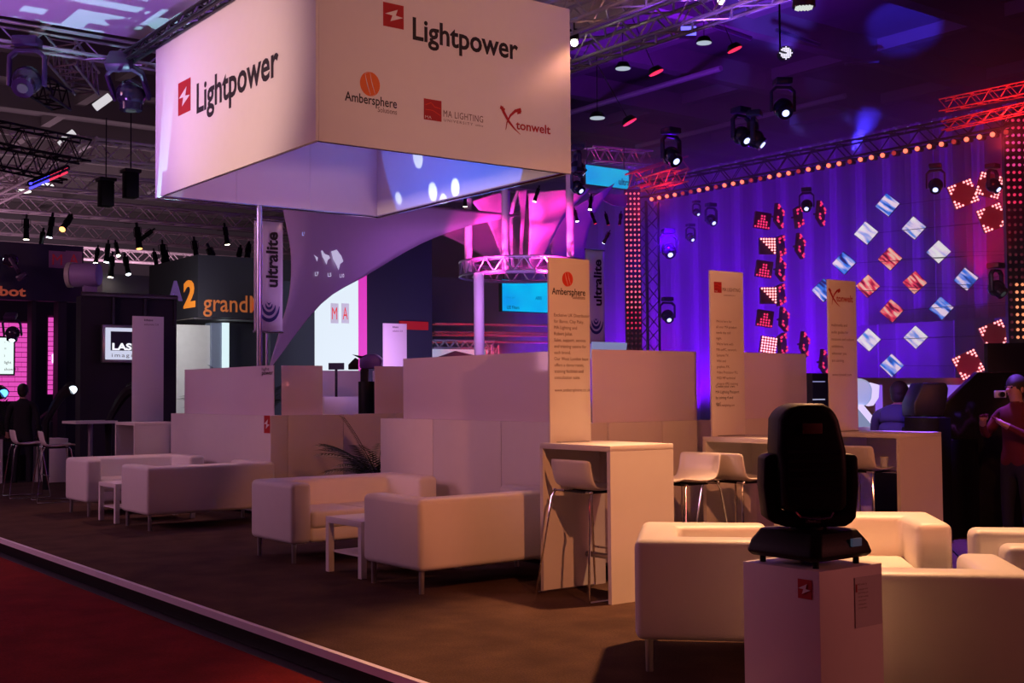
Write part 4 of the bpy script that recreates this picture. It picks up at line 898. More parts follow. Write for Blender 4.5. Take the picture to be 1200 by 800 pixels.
# round truss at the funnel's foot
ctr = (W(612, 316, 22.6)); t = thing('round_truss', 'round truss ring at the foot of the pink funnel', 'truss', ctr); R0 = 1.16
for dz in (-.13, .13):
    for r_ in (R0, R0-.25): MB().tube([V((math.cos(2*PI*k/40)*r_, math.sin(2*PI*k/40)*r_, dz)) for k in range(41)], .022, 6).build('ring_chord', ALU, t)
mbr = MB()
for k in range(40):
    a0, a1 = 2*PI*k/40, 2*PI*(k+1)/40; s_ = 1 if k % 2 else -1
    mbr.cyl((math.cos(a0)*R0, math.sin(a0)*R0, -.13*s_), (math.cos(a1)*R0, math.sin(a1)*R0, .13*s_), .014, n=5, cap=False)
    mbr.cyl((math.cos(a0)*R0, math.sin(a0)*R0, .13), (math.cos(a1)*(R0-.25), math.sin(a1)*(R0-.25), .13), .012, n=5, cap=False)
mbr.build('lacing', ALU, t)['kind'] = 'stuff'
spot('funnel_spot', W(640, 325, 21.0), W(650, 262, 23.6), (1, .03, .48), 1500, 46, .8, .05)
spot('funnel_spot', W(575, 325, 21.0), W(580, 262, 23.6), (1, .03, .48), 1100, 48, .8, .05)
spot('funnel_spot', W(545, 345, 20.0), W(550, 262, 22.6), (1, .05, .60), 240, 30, .8, .05)
area('sail_wash', W(440, 395, 17.2), W(430, 300, 20.5), (.55, .28, .80), 22, 2, 1.5)
area('sail_wash', W(600, 360, 20), W(600, 250, 26), (.55, .20, .95), 35, 3, 1)
IMG = mat('projected_logo', (.5, .55, .8), .6, emit=(.4, .5, 1), es=.5); IMW = mat('projected_white', (.7, .7, .8), .6, emit=(.7, .7, .9), es=.55)
i_ = V(sail.location)
# thin glowing plates stand in for projected logos, just off the cloth
su = (W(430, 300, 20.9)-W(340, 300, 19.55)).normalized(); sv = Zv
def onsail(x, y):                                                # point of the photo on the sail surface, by casting on its sheet
    best = None; d = ray(x, y); D = 19.5+(x-330)*(2.4/200); return EYEP+d*(D-.12)
for s_, x, y, wd_, m_, sh in (('LEE', 354, 276, .12, IMG, 0), ('ultralite', 362, 277, .22, IMW, 0), ('ARRI', 403, 283, .26, IMG, .35), ('L7', 369, 323, .08, IMW, 0), ('L5', 384, 324, .08, IMW, 0), ('L10', 398, 325, .10, IMW, 0)):
    text('sail_logo', s_, onsail(x, y), su, sv, m_, sail, width=wd_, height=.06 if s_ != 'ARRI' else .09, bold=.03, orig=i_, shear=sh)
for x, y, r_ in ((371, 297, .10), (382, 300, .11), (396, 303, .15)):
    pq = onsail(x, y); flat('sail_picture', [(-r_, .8*r_), (-.2*r_, 1.0*r_), (.5*r_, .3*r_), (.8*r_, -.3*r_), (.3*r_, -.6*r_), (.1*r_, -1.3*r_), (-.3*r_, -.6*r_), (-.7*r_, -.1*r_)], pq, su, sv, IMW, sail, i_)
# warm and white lamps around the funnel
G4 = 'small lit lamps round the funnel sails'
l0 = make_can('small warm lamp just under the cube sign, left of the leftmost pink post', G4); l0.location = W(545, 222, 20); l0.scale = (.36,)*3
for i, (x, y, D, sw, lb) in enumerate(((532, 240, 22, LENSW, 'small white lamp in the dark gap left of the pink funnel'), (487, 238, 22, LENSW, 'small lamp above the drooping edge of the mauve sail'), (632, 214, 21, LENSW, 'warm lamp above the right pink panel'), (693, 224, 21, LENSW, 'bright lamp under the left end of the upper cyan screen'), (673, 240, 24, LENSC, 'small pale lamp right of the right pink post'), (692, 243, 25, LENSR, 'first small red lamp right of the pink funnel'), (709, 244, 25, LENSR, 'second small red lamp right of the pink funnel'), (728, 244, 25, LENSR, 'small red lamp next to the red light column'), (715, 266, 24, LENSC, 'tiny white lamp over the right banner'))):
    copy_tree(l0, W(x, y+4, D), rot=(.3, .3*(i-3)/3, i*.7), scale=.36, group=G4, label=lb, swap={LENSW: sw})

# ================================================================== the stage with its light show
# drape behind, folded cloth
def folded(name, label, p0, p1, z0, z1, m, fold=.16, amp=.09, cat='curtain'):
    p0, p1 = V(p0), V(p1); L = (p1-p0).length; d = (p1-p0)/L; n_ = V((-d.y, d.x, 0)); k = int(L/fold*4); rnd = random.Random(5); t = thing(name, label, cat, (p0.x, p0.y, FZ))
    pts = [d*(L*i/k)+n_*(amp*math.sin(i*PI/2+.5*math.sin(i*.13))*(.7+.5*math.sin(i*.31))) for i in range(k+1)]
    MB().grid([[p+V((0, 0, z-FZ)) for p in pts] for z in (z0, z0+(z1-z0)*.5, z1)]).build('cloth', m, t, angle=80); return t
folded('stage_curtain', 'wide folded stage curtain lit deep blue behind the light show', (25, 36.5, 0), (25, 6, 0), FZ, 7.8, DRAPE)
folded('stage_curtain', 'pleated curtain low at the rear right, under the diamond screens', (24.3, 18.6, 0), (24.3, 13.2, 0), FZ, 3.0, DRAPE, fold=.5, amp=.18)
for k, (yy, e) in enumerate(((27.5, 1.3), (23.5, 1.6), (20, 1.6), (17, 1.0))):
    spot('blue_stage_spot', (20.8, yy+.8, 1.2), (25, yy, 4.6), (.17, .0, 1), 3600*e, 95, 1, .3)
spot('red_stage_spot', (21.5, 13.3, 5.6), (25, 14.4, 5.0), (1, .0, .03), 1600, 60, 1, .2)
spot('red_stage_spot', (21.5, 24.0, .8), (25, 26.3, 2.6), (1, .0, .08), 900, 42, 1, .2)
spot('violet_roof_fill', (24, 26, 7.9), (26, 28, 14), (.24, .01, 1), 7000, 120, 1, 1)  # added unseen uplights that turn the roof over the stage violet
spot('violet_roof_fill', (14, 14, 8.0), (22, 20, 14), (.35, .01, .60), 2200, 120, 1, 1)
spot('blue_pool_spot', W(1000, 180, 25), W(1060, 26, 43.4), (.05, .03, 1), 60000, 8, .5, .1)
spot('blue_pool_spot', W(921, 60, 19), W(905, 0, 40), (.12, .06, 1), 40000, 9, .6, .1)
spot('blue_pool_spot', W(940, 150, 25), W(850, 82, 52), (.12, .08, 1), 9000, 4, .5, .1)
spot('blue_pool_spot', W(1000, 150, 25), W(960, 95, 50), (.12, .08, 1), 7000, 3, .5, .1)
area('hall_roof_fill', (6, 46, 3), (6, 48, 14), (.75, .42, .62), 600, 12, 12)  # added fill areas low in the hall, facing up to lift the dark roof
area('hall_roof_fill', (16, 60, 3), (18, 66, 12), (.8, .5, .66), 1800, 14, 10)
spot('beam_spot', W(946, 229, 24), W(1060, 250, 24.5), (.10, .0, 1), 1200, 5, .5, .03)
spot('beam_spot', W(1097, 203, 22), W(1165, 182, 22.3), (.12, .0, 1), 1000, 5, .5, .03)
spot('beam_spot', W(838, 246, 26), W(920, 280, 26), (.10, .0, 1), 1000, 5, .5, .03)
pl_ = bpy.data.lights.new('flare_light', 'POINT'); pl_.energy = 70; pl_.color = (.12, 0, 1); pl_.shadow_soft_size = .05
po_ = bpy.data.objects.new('flare_light', pl_); COL.objects.link(po_); po_.location = W(784, 279, 25.6)
# haze hanging in the stage area
hz_ = thing('stage_haze', 'thin haze hanging over the light show stage', 'haze', (22, 18, FZ))
hm = bpy.data.materials.new('haze'); hm.use_nodes = True; N = hm.node_tree.nodes; N.remove(N['Principled BSDF']); vs_ = N.new('ShaderNodeVolumeScatter')
vs_.inputs['Density'].default_value = .085; vs_.inputs['Anisotropy'].default_value = .3; hm.node_tree.links.new(vs_.outputs[0], N['Material Output'].inputs['Volume'])
hv = MB().box((-4.5, -9, .02), (2.9, 17, 8.2)).build('haze_volume', hm, hz_); hz_['kind'] = 'stuff'

# light beam along the top with its row of round lamps
BX, BZ = 20.1, 6.05
beam = truss('long dark truss beam with a row of round warm-red lamps over the stage', (BX+.25, 21.6, BZ+.28), (BX+.25, 8.5, BZ+.28), .34, 40, m=BLKMET, group='stage beams', name='lamp_beam'); bo = V(beam.location)
LB1 = glow('beam_lamp_warm', (1, .15, .09), 2.6); LB2 = glow('beam_lamp_red', (1, .06, .06), .5); LB3 = glow('beam_lamp_blue', (.4, .3, 1), .9)
L1 = L2 = L3 = None; i = 0; y = 21.15
while y > 11.9:
    dim = i % 9 in (4, 8) or i in (5, 12, 13)
    src = L2 if dim else L1; pos = V((BX, y, BZ))
    if src is None:
        o = MB().ball((0, 0, 0), .046, 10, 6).build('lamp', LB2 if dim else LB1, beam); o.location = pos-bo
        if dim: L2 = o
        else: L1 = o
    else: o = src.copy(); COL.objects.link(o); o.location = pos-bo
    cu_ = MB().cyl((.03, 0, 0), (.16, 0, 0), .065, .045, 10).build('lamp_cup', BLKMET, beam) if i == 0 else cu0.copy()
    if i == 0: cu0 = cu_
    else: COL.objects.link(cu_)
    cu_.location = pos-bo
    if L3 is None: L3 = MB().ball((0, 0, 0), .028, 6, 4).build('small_lamp', LB3, beam); o3 = L3
    else: o3 = L3.copy(); COL.objects.link(o3)
    o3.location = pos-bo+V((.1, 0, .46)); i += 1; y -= .262
# red-lit truss pieces by the beam
a, b = W(1104, 124, 21), W(1230, 98, 19.5); truss('upper red-lit truss at the right, above the round lamps', a, b, .20, 12, m=REDT, group='red stage trusses', each=True, tube=.013)
a, b = W(1106, 148, 21), W(1230, 120, 19.5); truss('lower red-lit truss at the right, above the round lamps', a, b, .15, 12, m=REDT, group='red stage trusses', each=True, tube=.012)
a, b = W(742, 212, 29), W(800, 192, 31); truss('red-lit truss over the left light column', a, b, .35, 7, m=REDT, group='red stage trusses')
a, b = W(752, 218, 30), W(800, 204, 28); truss('second red-lit truss over the left light column', a, b, .3, 7, m=REDT, group='red stage trusses')
spot('red_truss_spot', W(1175, 172, 19.2), W(1175, 118, 20.5), (1, .04, .05), 200, 120, 1)
spot('red_truss_spot', W(770, 240, 28), W(772, 205, 29.5), (1, .02, .05), 140, 110, 1)
# truss tower behind the left column
a = W(760, 470, 30.5); truss('truss tower standing behind the left light column', (a.x, a.y, FZ), (a.x, a.y, W(760, 236, 30.5).z), .42, 18, m=BLKMET, group='towers', tube=.03)

def led_column(label, xl, xr_, yt_, ybm, D, n, cols, pick):
    """upright strip of round lamps"""
    p = W(xl, yt_, D); q = W(xr_, yt_, D); zb_ = W(xl, ybm, D).z; ax = (q-p); ax.z = 0; w_ = ax.length; ax.normalize(); fr = V((-ax.y, ax.x, 0)); fr = -fr if fr.dot(FWD) > 0 else fr
    t = thing('light_column', label, 'light column', (p.x, p.y, FZ), group='light columns'); c = V(t.location)
    MB().prism([(0, 0), (w_, 0), (w_, p.z-FZ+.05), (0, p.z-FZ+.05)], (0, 0, 0), ax, Zv, -fr*.12).build('panel', BLKMET, t)
    step = w_/cols; rows = int((p.z-zb_)/step/1.27); st_ = (p.z-zb_)/rows; groups = {}
    for r_ in range(rows+10):
        for k in range(cols):
            m_ = pick(r_, k, rows); groups.setdefault(m_, MB())
            cc = ax*(step*(k+.5))+V((0, 0, p.z-c.z-st_*(r_+.5)))+fr*.02
            if cc.z > .1: groups[m_].ball(cc, step*.28, 6, 4)
    for m_, mb in groups.items(): mb.build('lamps', m_, t)['kind'] = 'stuff'
    return t
CW = glow('column_lamp_bright', (1, .10, .18), 1.8); CR = glow('column_lamp_red', (1, .03, .12), .9); CD = glow('column_lamp_dim', (.6, .06, .12), .12); CP = glow('column_lamp_pink', (1, .06, .32), .9); CO = glow('column_lamp_orange', (1, .30, .14), 1.4)
led_column('left light column with a grid of glowing red lamps', 731.5, 750.5, 224, 400, 29, 0, 4, lambda r, k, n: CW if r < 23 else (CR if r < 27 else CD))
led_column('right light column with red and pink lamps at the photo edge', 1176, 1203, 137, 400, 22, 0, 4, lambda r, k, n: (CR if r < 2 else CP) if r < 7 else (CR if r < 12 else (CO if r > 21 and k > 0 else CD)))

# tilted square screens, hung as a diamond pattern
def scr(name, c1, c2, c3, rot_, sc=5):
    M = bpy.data.materials.new(name); M.use_nodes = True; N = M.node_tree.nodes; Lk = M.node_tree.links; b = N['Principled BSDF']
    b.inputs['Base Color'].default_value = (.01, .01, .01, 1); b.inputs['Roughness'].default_value = .3
    tc = N.new('ShaderNodeTexCoord'); oi = N.new('ShaderNodeObjectInfo'); mp = N.new('ShaderNodeMapping'); mp.inputs['Rotation'].default_value = (0, rot_, 0); mp.inputs['Scale'].default_value = (.6, 1, 2.6)
    cmb = N.new('ShaderNodeCombineXYZ'); mu = N.new('ShaderNodeMath'); mu.operation = 'MULTIPLY'; mu.inputs[1].default_value = 40
    Lk.new(oi.outputs['Random'], mu.inputs[0]); Lk.new(mu.outputs[0], cmb.inputs[0]); Lk.new(mu.outputs[0], cmb.inputs[2]); Lk.new(cmb.outputs[0], mp.inputs['Location'])
    nz = N.new('ShaderNodeTexNoise'); nz.inputs['Scale'].default_value = sc; nz.inputs['Detail'].default_value = 1.5
    cr = N.new('ShaderNodeValToRGB'); e = cr.color_ramp.elements; e[0].position = .36; e[0].color = (*c1, 1); e[1].position = .60; e[1].color = (*c3, 1); k = e.new(.47); k.color = (*c2, 1)
    Lk.new(tc.outputs['Object'], mp.inputs[0]); Lk.new(mp.outputs[0], nz.inputs['Vector']); Lk.new(nz.outputs['Fac'], cr.inputs[0]); Lk.new(cr.outputs[0], b.inputs['Emission Color']); b.inputs['Emission Strength'].default_value = 1.0
    return M
SB = scr('tile_blue_white', (.01, .0, .16), (.03, .22, 1), (1, .75, 1), .7, 4); SW = scr('tile_white', (.05, .25, .9), (.9, .7, 1), (1, .95, 1), -.5, 3.5); SR = scr('tile_red', (.12, .0, .04), (1, .04, .12), (1, .55, .45), .4, 6)
def make_tile(label, m):
    t = thing('screen_tile', label, 'screen', group='tilted square screens')
    MB().box((-.17, -.0, -.17), (.17, .10, .17)).build('body', BLKMET, t, bevel=.008)
    MB().box((-.163, -.006, -.163), (.163, .002, .163)).build('screen', m, t)
    MB().box((-.03, .10, -.03), (.03, .22, .03)).build('mount', BLKMET, t)
    MB().cyl((.0, .16, 0), (1.6, .16, 1.6), .006, n=5).build('wire', BLKMET, t)
    return t
tl = None
TI = [(1040, 240, SB, 'topmost, with red and blue stripes'), (1015, 273, SW, 'white and blue, upper left'), (1071, 267, SW, 'bright white, upper right'), (989, 308, SB, 'blue and white, far left above the narrow sign board'), (1043, 303, SR, 'red, directly under the topmost'), (1100, 295, SW, 'bright white, second down the right flank'),
      (965, 340, SB, 'dark blue, half hidden by the swoosh sign board'), (1017, 335, SR, 'red, just right of the swoosh sign board'), (1072, 331, SR, 'red, in the very middle'), (1132, 327, SB, 'striped, at the far right corner'), (1045, 364, SR, 'red, lowest of the red ones'), (1103, 361, SB, 'blue and white, lower right'),
      (1018, 398, SW, 'white, low beside the swoosh sign board'), (1073, 395, SW, 'white and blue, low in the middle'), (1045, 428, SB, 'striped, lowest, above the seated man')]
FACEROT = math.atan2(-FWD.x, FWD.y)
for i, (x, y, m_, lb) in enumerate(TI):
    lab = 'diamond-hung square screen: '+lb
    if tl is None: tl = make_tile(lab, m_); o = tl
    else: o = copy_tree(tl, (0, 0, 0), label=lab, swap={SB: m_})
    o.location = W(x, y, 25.2+.002*(i)); o.scale = (1.04,)*3
    o.rotation_euler = (Matrix.Rotation(FACEROT-.35, 4, 'Z') @ Matrix.Rotation(math.radians(45+((i*37) % 9-4)), 4, 'Y')).to_euler()
RBODY = mat('red_glow_tinted_panel', (.12, .02, .04), .5)  # red glow around the lamps is put into the body colour
spot('red_panel_fill', W(1150, 320, 19.5), W(1147, 240, 23), (1, .0, .04), 700, 34, .8, .1)  # added red spots, make the panel bodies look aglow
spot('red_panel_fill', W(1140, 470, 21), W(1146, 415, 23), (1, .0, .06), 160, 40, .8, .1)
# panels of small red-white lamps
def dot_panel(label, x, y, D, size, rot_, yaw, m, test, n=8, back=True):
    t = thing('lamp_panel', label, 'light panel', W(x, y, D), group='red lamp panels')
    MB().box((-size/2, .012, -size/2), (size/2, .09, size/2)).build('body', RBODY, t) if back else None
    st_ = size/n; mb = MB()
    for i in range(n):
        for k in range(n):
            if test(i, k, n): mb.ball((-size/2+st_*(i+.5), 0, -size/2+st_*(k+.5)), st_*.38, 6, 4)
    mb.build('lamps', m, t)['kind'] = 'stuff'
    MB().cyl((0, .08, 0), (0, .2, 0), .02, n=6).build('mount', BLKMET, t)
    t.rotation_euler = (Matrix.Rotation(FACEROT+yaw, 4, 'Z') @ Matrix.Rotation(rot_, 4, 'Y')).to_euler(); return t
DOTW = glow('dot_hot', (1, .28, .30), 3.4); DOTR = glow('dot_red', (1, .03, .16), 1.3); DOTP = glow('dot_pink', (1, .25, .35), 4)
corner = lambda i, k, n: min(i, n-1-i)+min(k, n-1-k) < (3 if n > 6 else 2)
fl = lambda i, k, n: corner(i, k, n)
for x, y, r_, lb in ((1129, 227, .35, 'upper left of the three red corner-lit panels at top right'), (1163, 255, .35, 'lower of the three red corner-lit panels at top right'), (1135, 427, .45, 'red corner-lit panel low above the black ramp'), (1166, 392, .40, 'red corner-lit panel left of the right light column')):
    dot_panel(lb, x, y, 23, .46, -r_, -.2, DOTW, fl)
dot_panel('brightest red-white lamp panel at top right, next to the blue lamps', 1160, 217, 22.9, .44, .3, -.2, DOTW, lambda i, k, n: min(i, n-1-i)+min(k, n-1-k) < 3 and True)
tri = lambda i, k, n: k <= n-1-i*1 and False
def tri_up(i, k, n): c_ = abs(i-(n-1)/2); return c_*1.15 <= (n-1-k)*.62 and k < n*.8
def tri_tr(i, k, n): return i >= (n-1-k)
for x, y, m_, tf, r_, lb in ((894, 258, DOTR, tri_up, .15, 'topmost small red triangle of dots, left of the stage'), (900, 288, DOTW, tri_tr, .0, 'upper bright white-red triangle of dots'), (896, 315, DOTR, tri_up, .15, 'second small red triangle of dots'), (901, 346, DOTW, tri_tr, .0, 'lower bright white-red triangle of dots'), (897, 373, DOTR, tri_up, .15, 'third small red triangle of dots, beside the second sign board'), (901, 404, DOTP, lambda i, k, n: True, .15, 'square red dot panel just above the glass wall')):
    dot_panel(lb, x, y, 25, .34, r_, .1, m_, tf, 6)
for i, (x, y, r_) in enumerate(((915, 253, .3), (938, 254, -.3), (964, 250, .35), (917, 288, -.25), (940, 288, .35), (917, 315, .3), (917, 345, -.25), (921, 374, .3), (919, 403, -.25), (945, 403, .4), (968, 424, .4))):
    dot_panel('%s of the narrow, steeply turned red lamp panels left of the diamond screens' % ordw[i], x, y, 26, .42, r_, 1.05, DOTR, corner, 6)

# moving lamps hung in the show
G5 = 'moving lamps over the stage'
mvl = [(786, 150, 20, 1.0, .3, LENSB, 'round shiny lamp right of the cube sign with one white spot'), (676, 170, 18, .75, 1.5, LENSB, 'dark round lamp close to the right edge of the cube sign'), (676, 196, 17, .6, .5, LENSB, 'dark round lamp just left of the upper cyan screen'), (868, 126, 19, .95, .3, LENSB, 'left one of the bright blue lamps at top centre right'), (884, 130, 19, .95, .9, LENSB, 'right one of the bright blue lamps at top centre right'), (917, 92, 18, .95, -.2, LENSB, 'shiny round lamp under the hanging white dotted lamp'), (783, 268, 26, 1.0, -.1, LENSB, 'brightest blue-white lamp beside the truss tower'), (782, 348, 27, .9, -.1, LENSB, 'lower lamp beside the truss tower'), (833, 238, 27, .8, .2, LENSB, 'small blue-white lamp under the row of round lamps'), (816, 235, 29, .6, .2, LENSB, 'tiny blue lamp left of a small blue-white lamp'), (809, 262, 29, .7, .2, LENSB, 'small blue lamp right of the brightest blue-white lamp'), (945, 220, 24, .75, -.6, LENSB, 'small lamp sending a blue beam, left of the topmost diamond screen'), (1096, 192, 22, .85, -.7, LENSB, 'small lamp with blue light under the row of round lamps at right'), (1167, 308, 21, .95, .4, LENSP, 'round violet lamp left of the right light column'), (1163, 192, 21, .8, .4, LENSB, 'violet round lamp above the brightest red-white panel')]
for x, y, D, s_, rz, ln_, lb in mvl:
    o = copy_tree(h0, W(x, y, D), label=lb, group=G5, scale=s_, swap={LENSP: ln_}, rot=(0, 0, rz-.35))
DOTG = glow('grille_white', (.85, .80, 1), 1.6)
for x, y, D, lb in ((921, 62, 17, 'round white dotted lamp hanging on a rod at top right'),):
    t = thing('dotted_lamp', lb, 'lamp', W(x, y, D)); fr = -FWD
    MB().cyl(fr*-.12, fr*0, .10, .10, 18).build('housing', BLKMET, t); mb = MB()
    for i in range(-4, 5):
        for k in range(-4, 5):
            if i*i+k*k <= 16: mb.ball(RGT*(i*.021)+UP*(k*.021)+fr*.004, .0095, 6, 4)
    mb.build('lamps', DOTG, t)['kind'] = 'stuff'; MB().cyl((-.12, 0, .0), (-.12, 0, 2.4), .014, n=6).cyl((-.12, 0, 0), (0, 0, 0), .014, n=6).build('rod', BLKMET, t)
t = thing('dotted_lamp', 'round lamp with dotted grille cut by the top edge', 'lamp', W(942, 9, 12)); MB().cyl((0, 0, 0), (0, 0, .26), .115, .10, 20).build('housing', mat('dark_violet_metal', (.06, .02, .07), .4), t, bevel=.01)
mb = MB()
for i in range(-4, 5):
    for k in range(-4, 5):
        if i*i+k*k <= 17: mb.ball((i*.022, k*.022, -.002), .0085, 6, 4)
mb.build('lamps', glow('grille_pale', (.7, .75, .7), 1.0), t)['kind'] = 'stuff'; MB().cyl((0, 0, .26), (0, 0, 1.0), .012, n=6).build('rod', BLKMET, t)
G6 = 'disc lamps under the hall roof'
d0 = None
LPW = glow('disc_white', (.55, .65, .72), .75); LPR = glow('disc_red', (1, .03, .08), 1.3)
for x, y, m_, tl_, lb in ((730, 80, LPW, 0, 'pale disc lamp right of the cube sign, lower left of the violet roof'), (825, 50, LPW, 0, 'pale disc lamp high in the violet roof'), (700, 138, LPW, 0, 'small pale disc lamp close to the cube sign'), (769, 85, LPR, -.4, 'tilted red disc lamp between the two pale disc lamps'), (861, 58, LPR, -.4, 'tilted red disc lamp right of the highest pale disc lamp'), (738, 143, LPR, -.5, 'lowest tilted red disc lamp, above the upper cyan screen')):
    if d0 is None: d0 = make_disc(lb, G6, LPW); o = d0
    else: o = copy_tree(d0, (0, 0, 0), label=lb, group=G6, swap={LPW: m_})
    o.location = W(x, y, 20); o.rotation_euler = (0, tl_, -YAW); o.scale = (.95,)*3
for x, y, D, lb in ((673, 50, 15, 'round warm lamp touching the right edge of the cube sign'), (845, 1, 15, 'round warm lamp cut by the top edge')):
    t = thing('round_lamp', lb, 'lamp', W(x, y, D), group='round warm lamps'); MB().ball((0, 0, 0), .045, 12, 8).build('bulb', LENSW, t); MB().cyl((0, 0, .03), (0, 0, .16), .06, n=12).cyl((0, 0, .16), (0, 0, .9), .01, n=6).build('holder', BLKMET, t)
t = thing('roof_lamp', 'small blue floodlight under the roof beam right of the cube sign', 'lamp', W(806, 38, 24)); MB().box((-.16, -.1, -.1), (.16, .1, .1)).build('housing', BLKMET, t); MB().box((-.15, -.11, -.09), (.15, -.1, .09)).build('lens', glow('flood_blue', (.12, .12, 1), 2), t)
t.rotation_euler = (0, 0, -YAW)
for i, (x0_, y0_, x1_, y1_, D0, D1) in enumerate(((670, 78, 910, -8, 34, 22), (836, 30, 880, 45, 26, 27), (910, 35, 960, 52, 30, 31), (990, 75, 1030, 72, 40, 40))):
    a, b = W(x0_, y0_, D0), W(x1_, y1_, D1); o = MB().cyl((0, 0, 0), b-a, .05, n=6).build('roof_pipe', STEEL); o.location = a
    tag(o, ('long thin roof pipe slanting up to the right of the cube sign', 'short roof pipe right of the small blue floodlight', 'short roof pipe behind the hanging rod lamp', 'short dim roof pipe at upper right')[i], 'pipe', 'roof pipes')

# ---- things behind the bar tables at right
yw = 13.4; p, q = onY(935, 447, yw), onY(1152, 442, yw)
t = thing('back_wall', 'white low wall with violet openings behind the seated man', 'wall', (p.x, yw, FZ)); c = V(t.location); zt_ = onY(1040, 442.5, yw).z
MB().box(V((p.x, yw, FZ))-c, V((q.x, yw+.12, zt_))-c).build('wall_panel', LAQD, t, bevel=.004)
for xa, xb in ((1062, 1072), (1106, 1134), (1026, 1034)):
    a, b = onY(xa, 451, yw-.01), onY(xb, 482, yw-.01); MB().box(V((a.x, yw-.02, b.z))-c, V((b.x, yw+.0, a.z))-c).build('lit_opening', glow('violet_opening', (.30, .12, .95), .9) if xa != 1062 else glow('pale_opening', (.7, .55, 1), 1.1), t)
t = thing('white_fixture', 'big glowing white and blue swivel lamp left of the seated man', 'lamp', W(1018, 500, 13)); t.location.z = FZ; c = V(t.location)
WG = glow('white_fixture_glow', (.50, .60, 1), .38); WG2 = glow('white_fixture_bright', (.75, .62, 1), 1.0)
D = 13; 
def wprism(nm, pts, D_, m_, th=.18, bv=.01): o0 = W(1018, 470, D_); return MB().prism([((x-1018)/FPX*D_, (470-y)/FPX*D_) for x, y in pts], o0-c, RGT, UP, FWD*th).build(nm, m_, t, bevel=bv, seg=3)
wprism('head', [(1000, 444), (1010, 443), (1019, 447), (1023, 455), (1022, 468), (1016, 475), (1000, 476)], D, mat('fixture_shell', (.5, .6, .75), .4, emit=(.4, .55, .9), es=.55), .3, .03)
wprism('lens', [(1020, 448), (1031, 451), (1030, 466), (1024, 475), (1017, 476), (1022, 466)], D+.15, WG2, .1)
wprism('arm', [(1005, 476), (1012, 474), (1034, 501), (1026, 501)], D-.05, WG2, .08)
wprism('stand', [(1000, 474), (1012, 474), (1027, 501), (1000, 501)], D+.1, WG, .2)
MB().box((-.4, .0, 0), (.3, .4, W(1018, 500, D).z-FZ)).build('plinth', LAQ, t)
# second moving lamp on a flight case
m2 = onZ(1085, 500, 1.02); D2 = 12.2; cc_ = W(1079, 500, D2)
t, c, o = blk('flight_case', 'tall black case standing right of the rightmost bar table', 'case', (cc_.x-.30, cc_.y-.35, FZ), (cc_.x+.45, cc_.y+.35, cc_.z-.12), BLACK, .01)
t2_, c2_, o2_ = blk('flight_case', 'black flight case corner beside the glossy black ramp', 'case', V((W(1100, 500, 11.6).x, W(1100, 500, 11.6).y, FZ)), V((W(1124, 500, 11.6).x+.05, W(1124, 500, 11.6).y+.5, W(1112, 489, 11.6).z)), BLACK, .01)
mo = thing('stage_lamp', 'large black moving stage lamp on the case behind the rightmost bar table', 'stage lamp', (cc_.x+.05, cc_.y, cc_.z-.12)); mo.rotation_euler = (0, 0, -YAW+.15)
MB().box((-.16, -.17, 0), (.16, .17, .12)).build('base', BLACK, mo, bevel=.02)
MB().prism([(-.15, .14), (.15, .14), (.17, .22), (.165, .36), (.12, .36), (.11, .22), (-.11, .22), (-.12, .36), (-.165, .36), (-.17, .22)], (0, -.07, 0), X, Zv, (0, .14, 0)).build('yoke', BLACK, mo, bevel=.01)
MB().prism([(-.17, .22), (.13, .22), (.17, .30), (.20, .50), (.175, .56), (-.07, .56), (-.17, .36)], (0, -.15, 0), X, Zv, (0, .28, 0)).build('head', mat('blue_black', (.02, .025, .04), .4), mo, bevel=.02, seg=3)
MB().box((-.09, -.162, .205), (-.05, -.152, .213)).build('edge_light', glow('edge_white', (.8, .8, .9), 1.2), mo)
MB().box((-.10, -.19, -.02), (.24, -.175, -.008)).build('white_strip', glow('strip_white', (.7, .7, .85), .7), mo)
# glossy black ramp panel and dark wall at the right edge
rpD = 12.4; o0 = W(1104, 600, rpD); o0.z = FZ
t = thing('ramp_panel', 'glossy black wall with a slanted top edge, right of the black cases', 'wall', o0)
w1 = (1204-1104)/FPX*rpD; zA = W(1104, 480, rpD).z-FZ; zB = W(1150, 436, rpD).z-FZ
MB().prism([(0, 0), (w1*2, 0), (w1*2, zB), (46/FPX*rpD, zB), (0, zA)], (0, 0, 0), V((RGT.x, RGT.y, 0)).normalized(), Zv, FWD*.12).build('panel', GLOSSBLK, t, bevel=.004)
pa, pb = W(1157, 402, 13.4), W(1230, 402, 13.4)
t = thing('dark_wall', 'tall dark partition at the right edge, below the right light column', 'wall', (pa.x, pa.y, FZ)); d_ = pb-pa; d_.z = 0; L_2 = d_.length; d_.normalize()
MB().prism([(0, 0), (L_2, 0), (L_2, pa.z-FZ), (0, pa.z-FZ)], (0, 0, 0), d_, Zv, V((FWD.x, FWD.y, 0))*.1).build('panel', DARKC, t)
# dark box and cable under the first bar table
bx = onZ(672, 668, 0); t, c, o = blk('black_bag', 'black bag lying on the carpet behind the first bar stool', 'bag', (6.25, 6.75, 0), (6.62, 7.25, .12), BLACK, .03)
# cup on the last stool
cupp = thing('paper_cup', 'small white cup standing on the seat of the rightmost bar stool', 'cup', (9.02, 6.60, .777)); MB().cyl((0, 0, 0), (0, 0, .085), .028, .036, 14).build('body', mat('cup_blue_white', (.6, .65, .8), .4), cupp); MB().cyl((0, 0, .085), (0, 0, .092), .038, n=14).build('rim', PLAS, cupp)
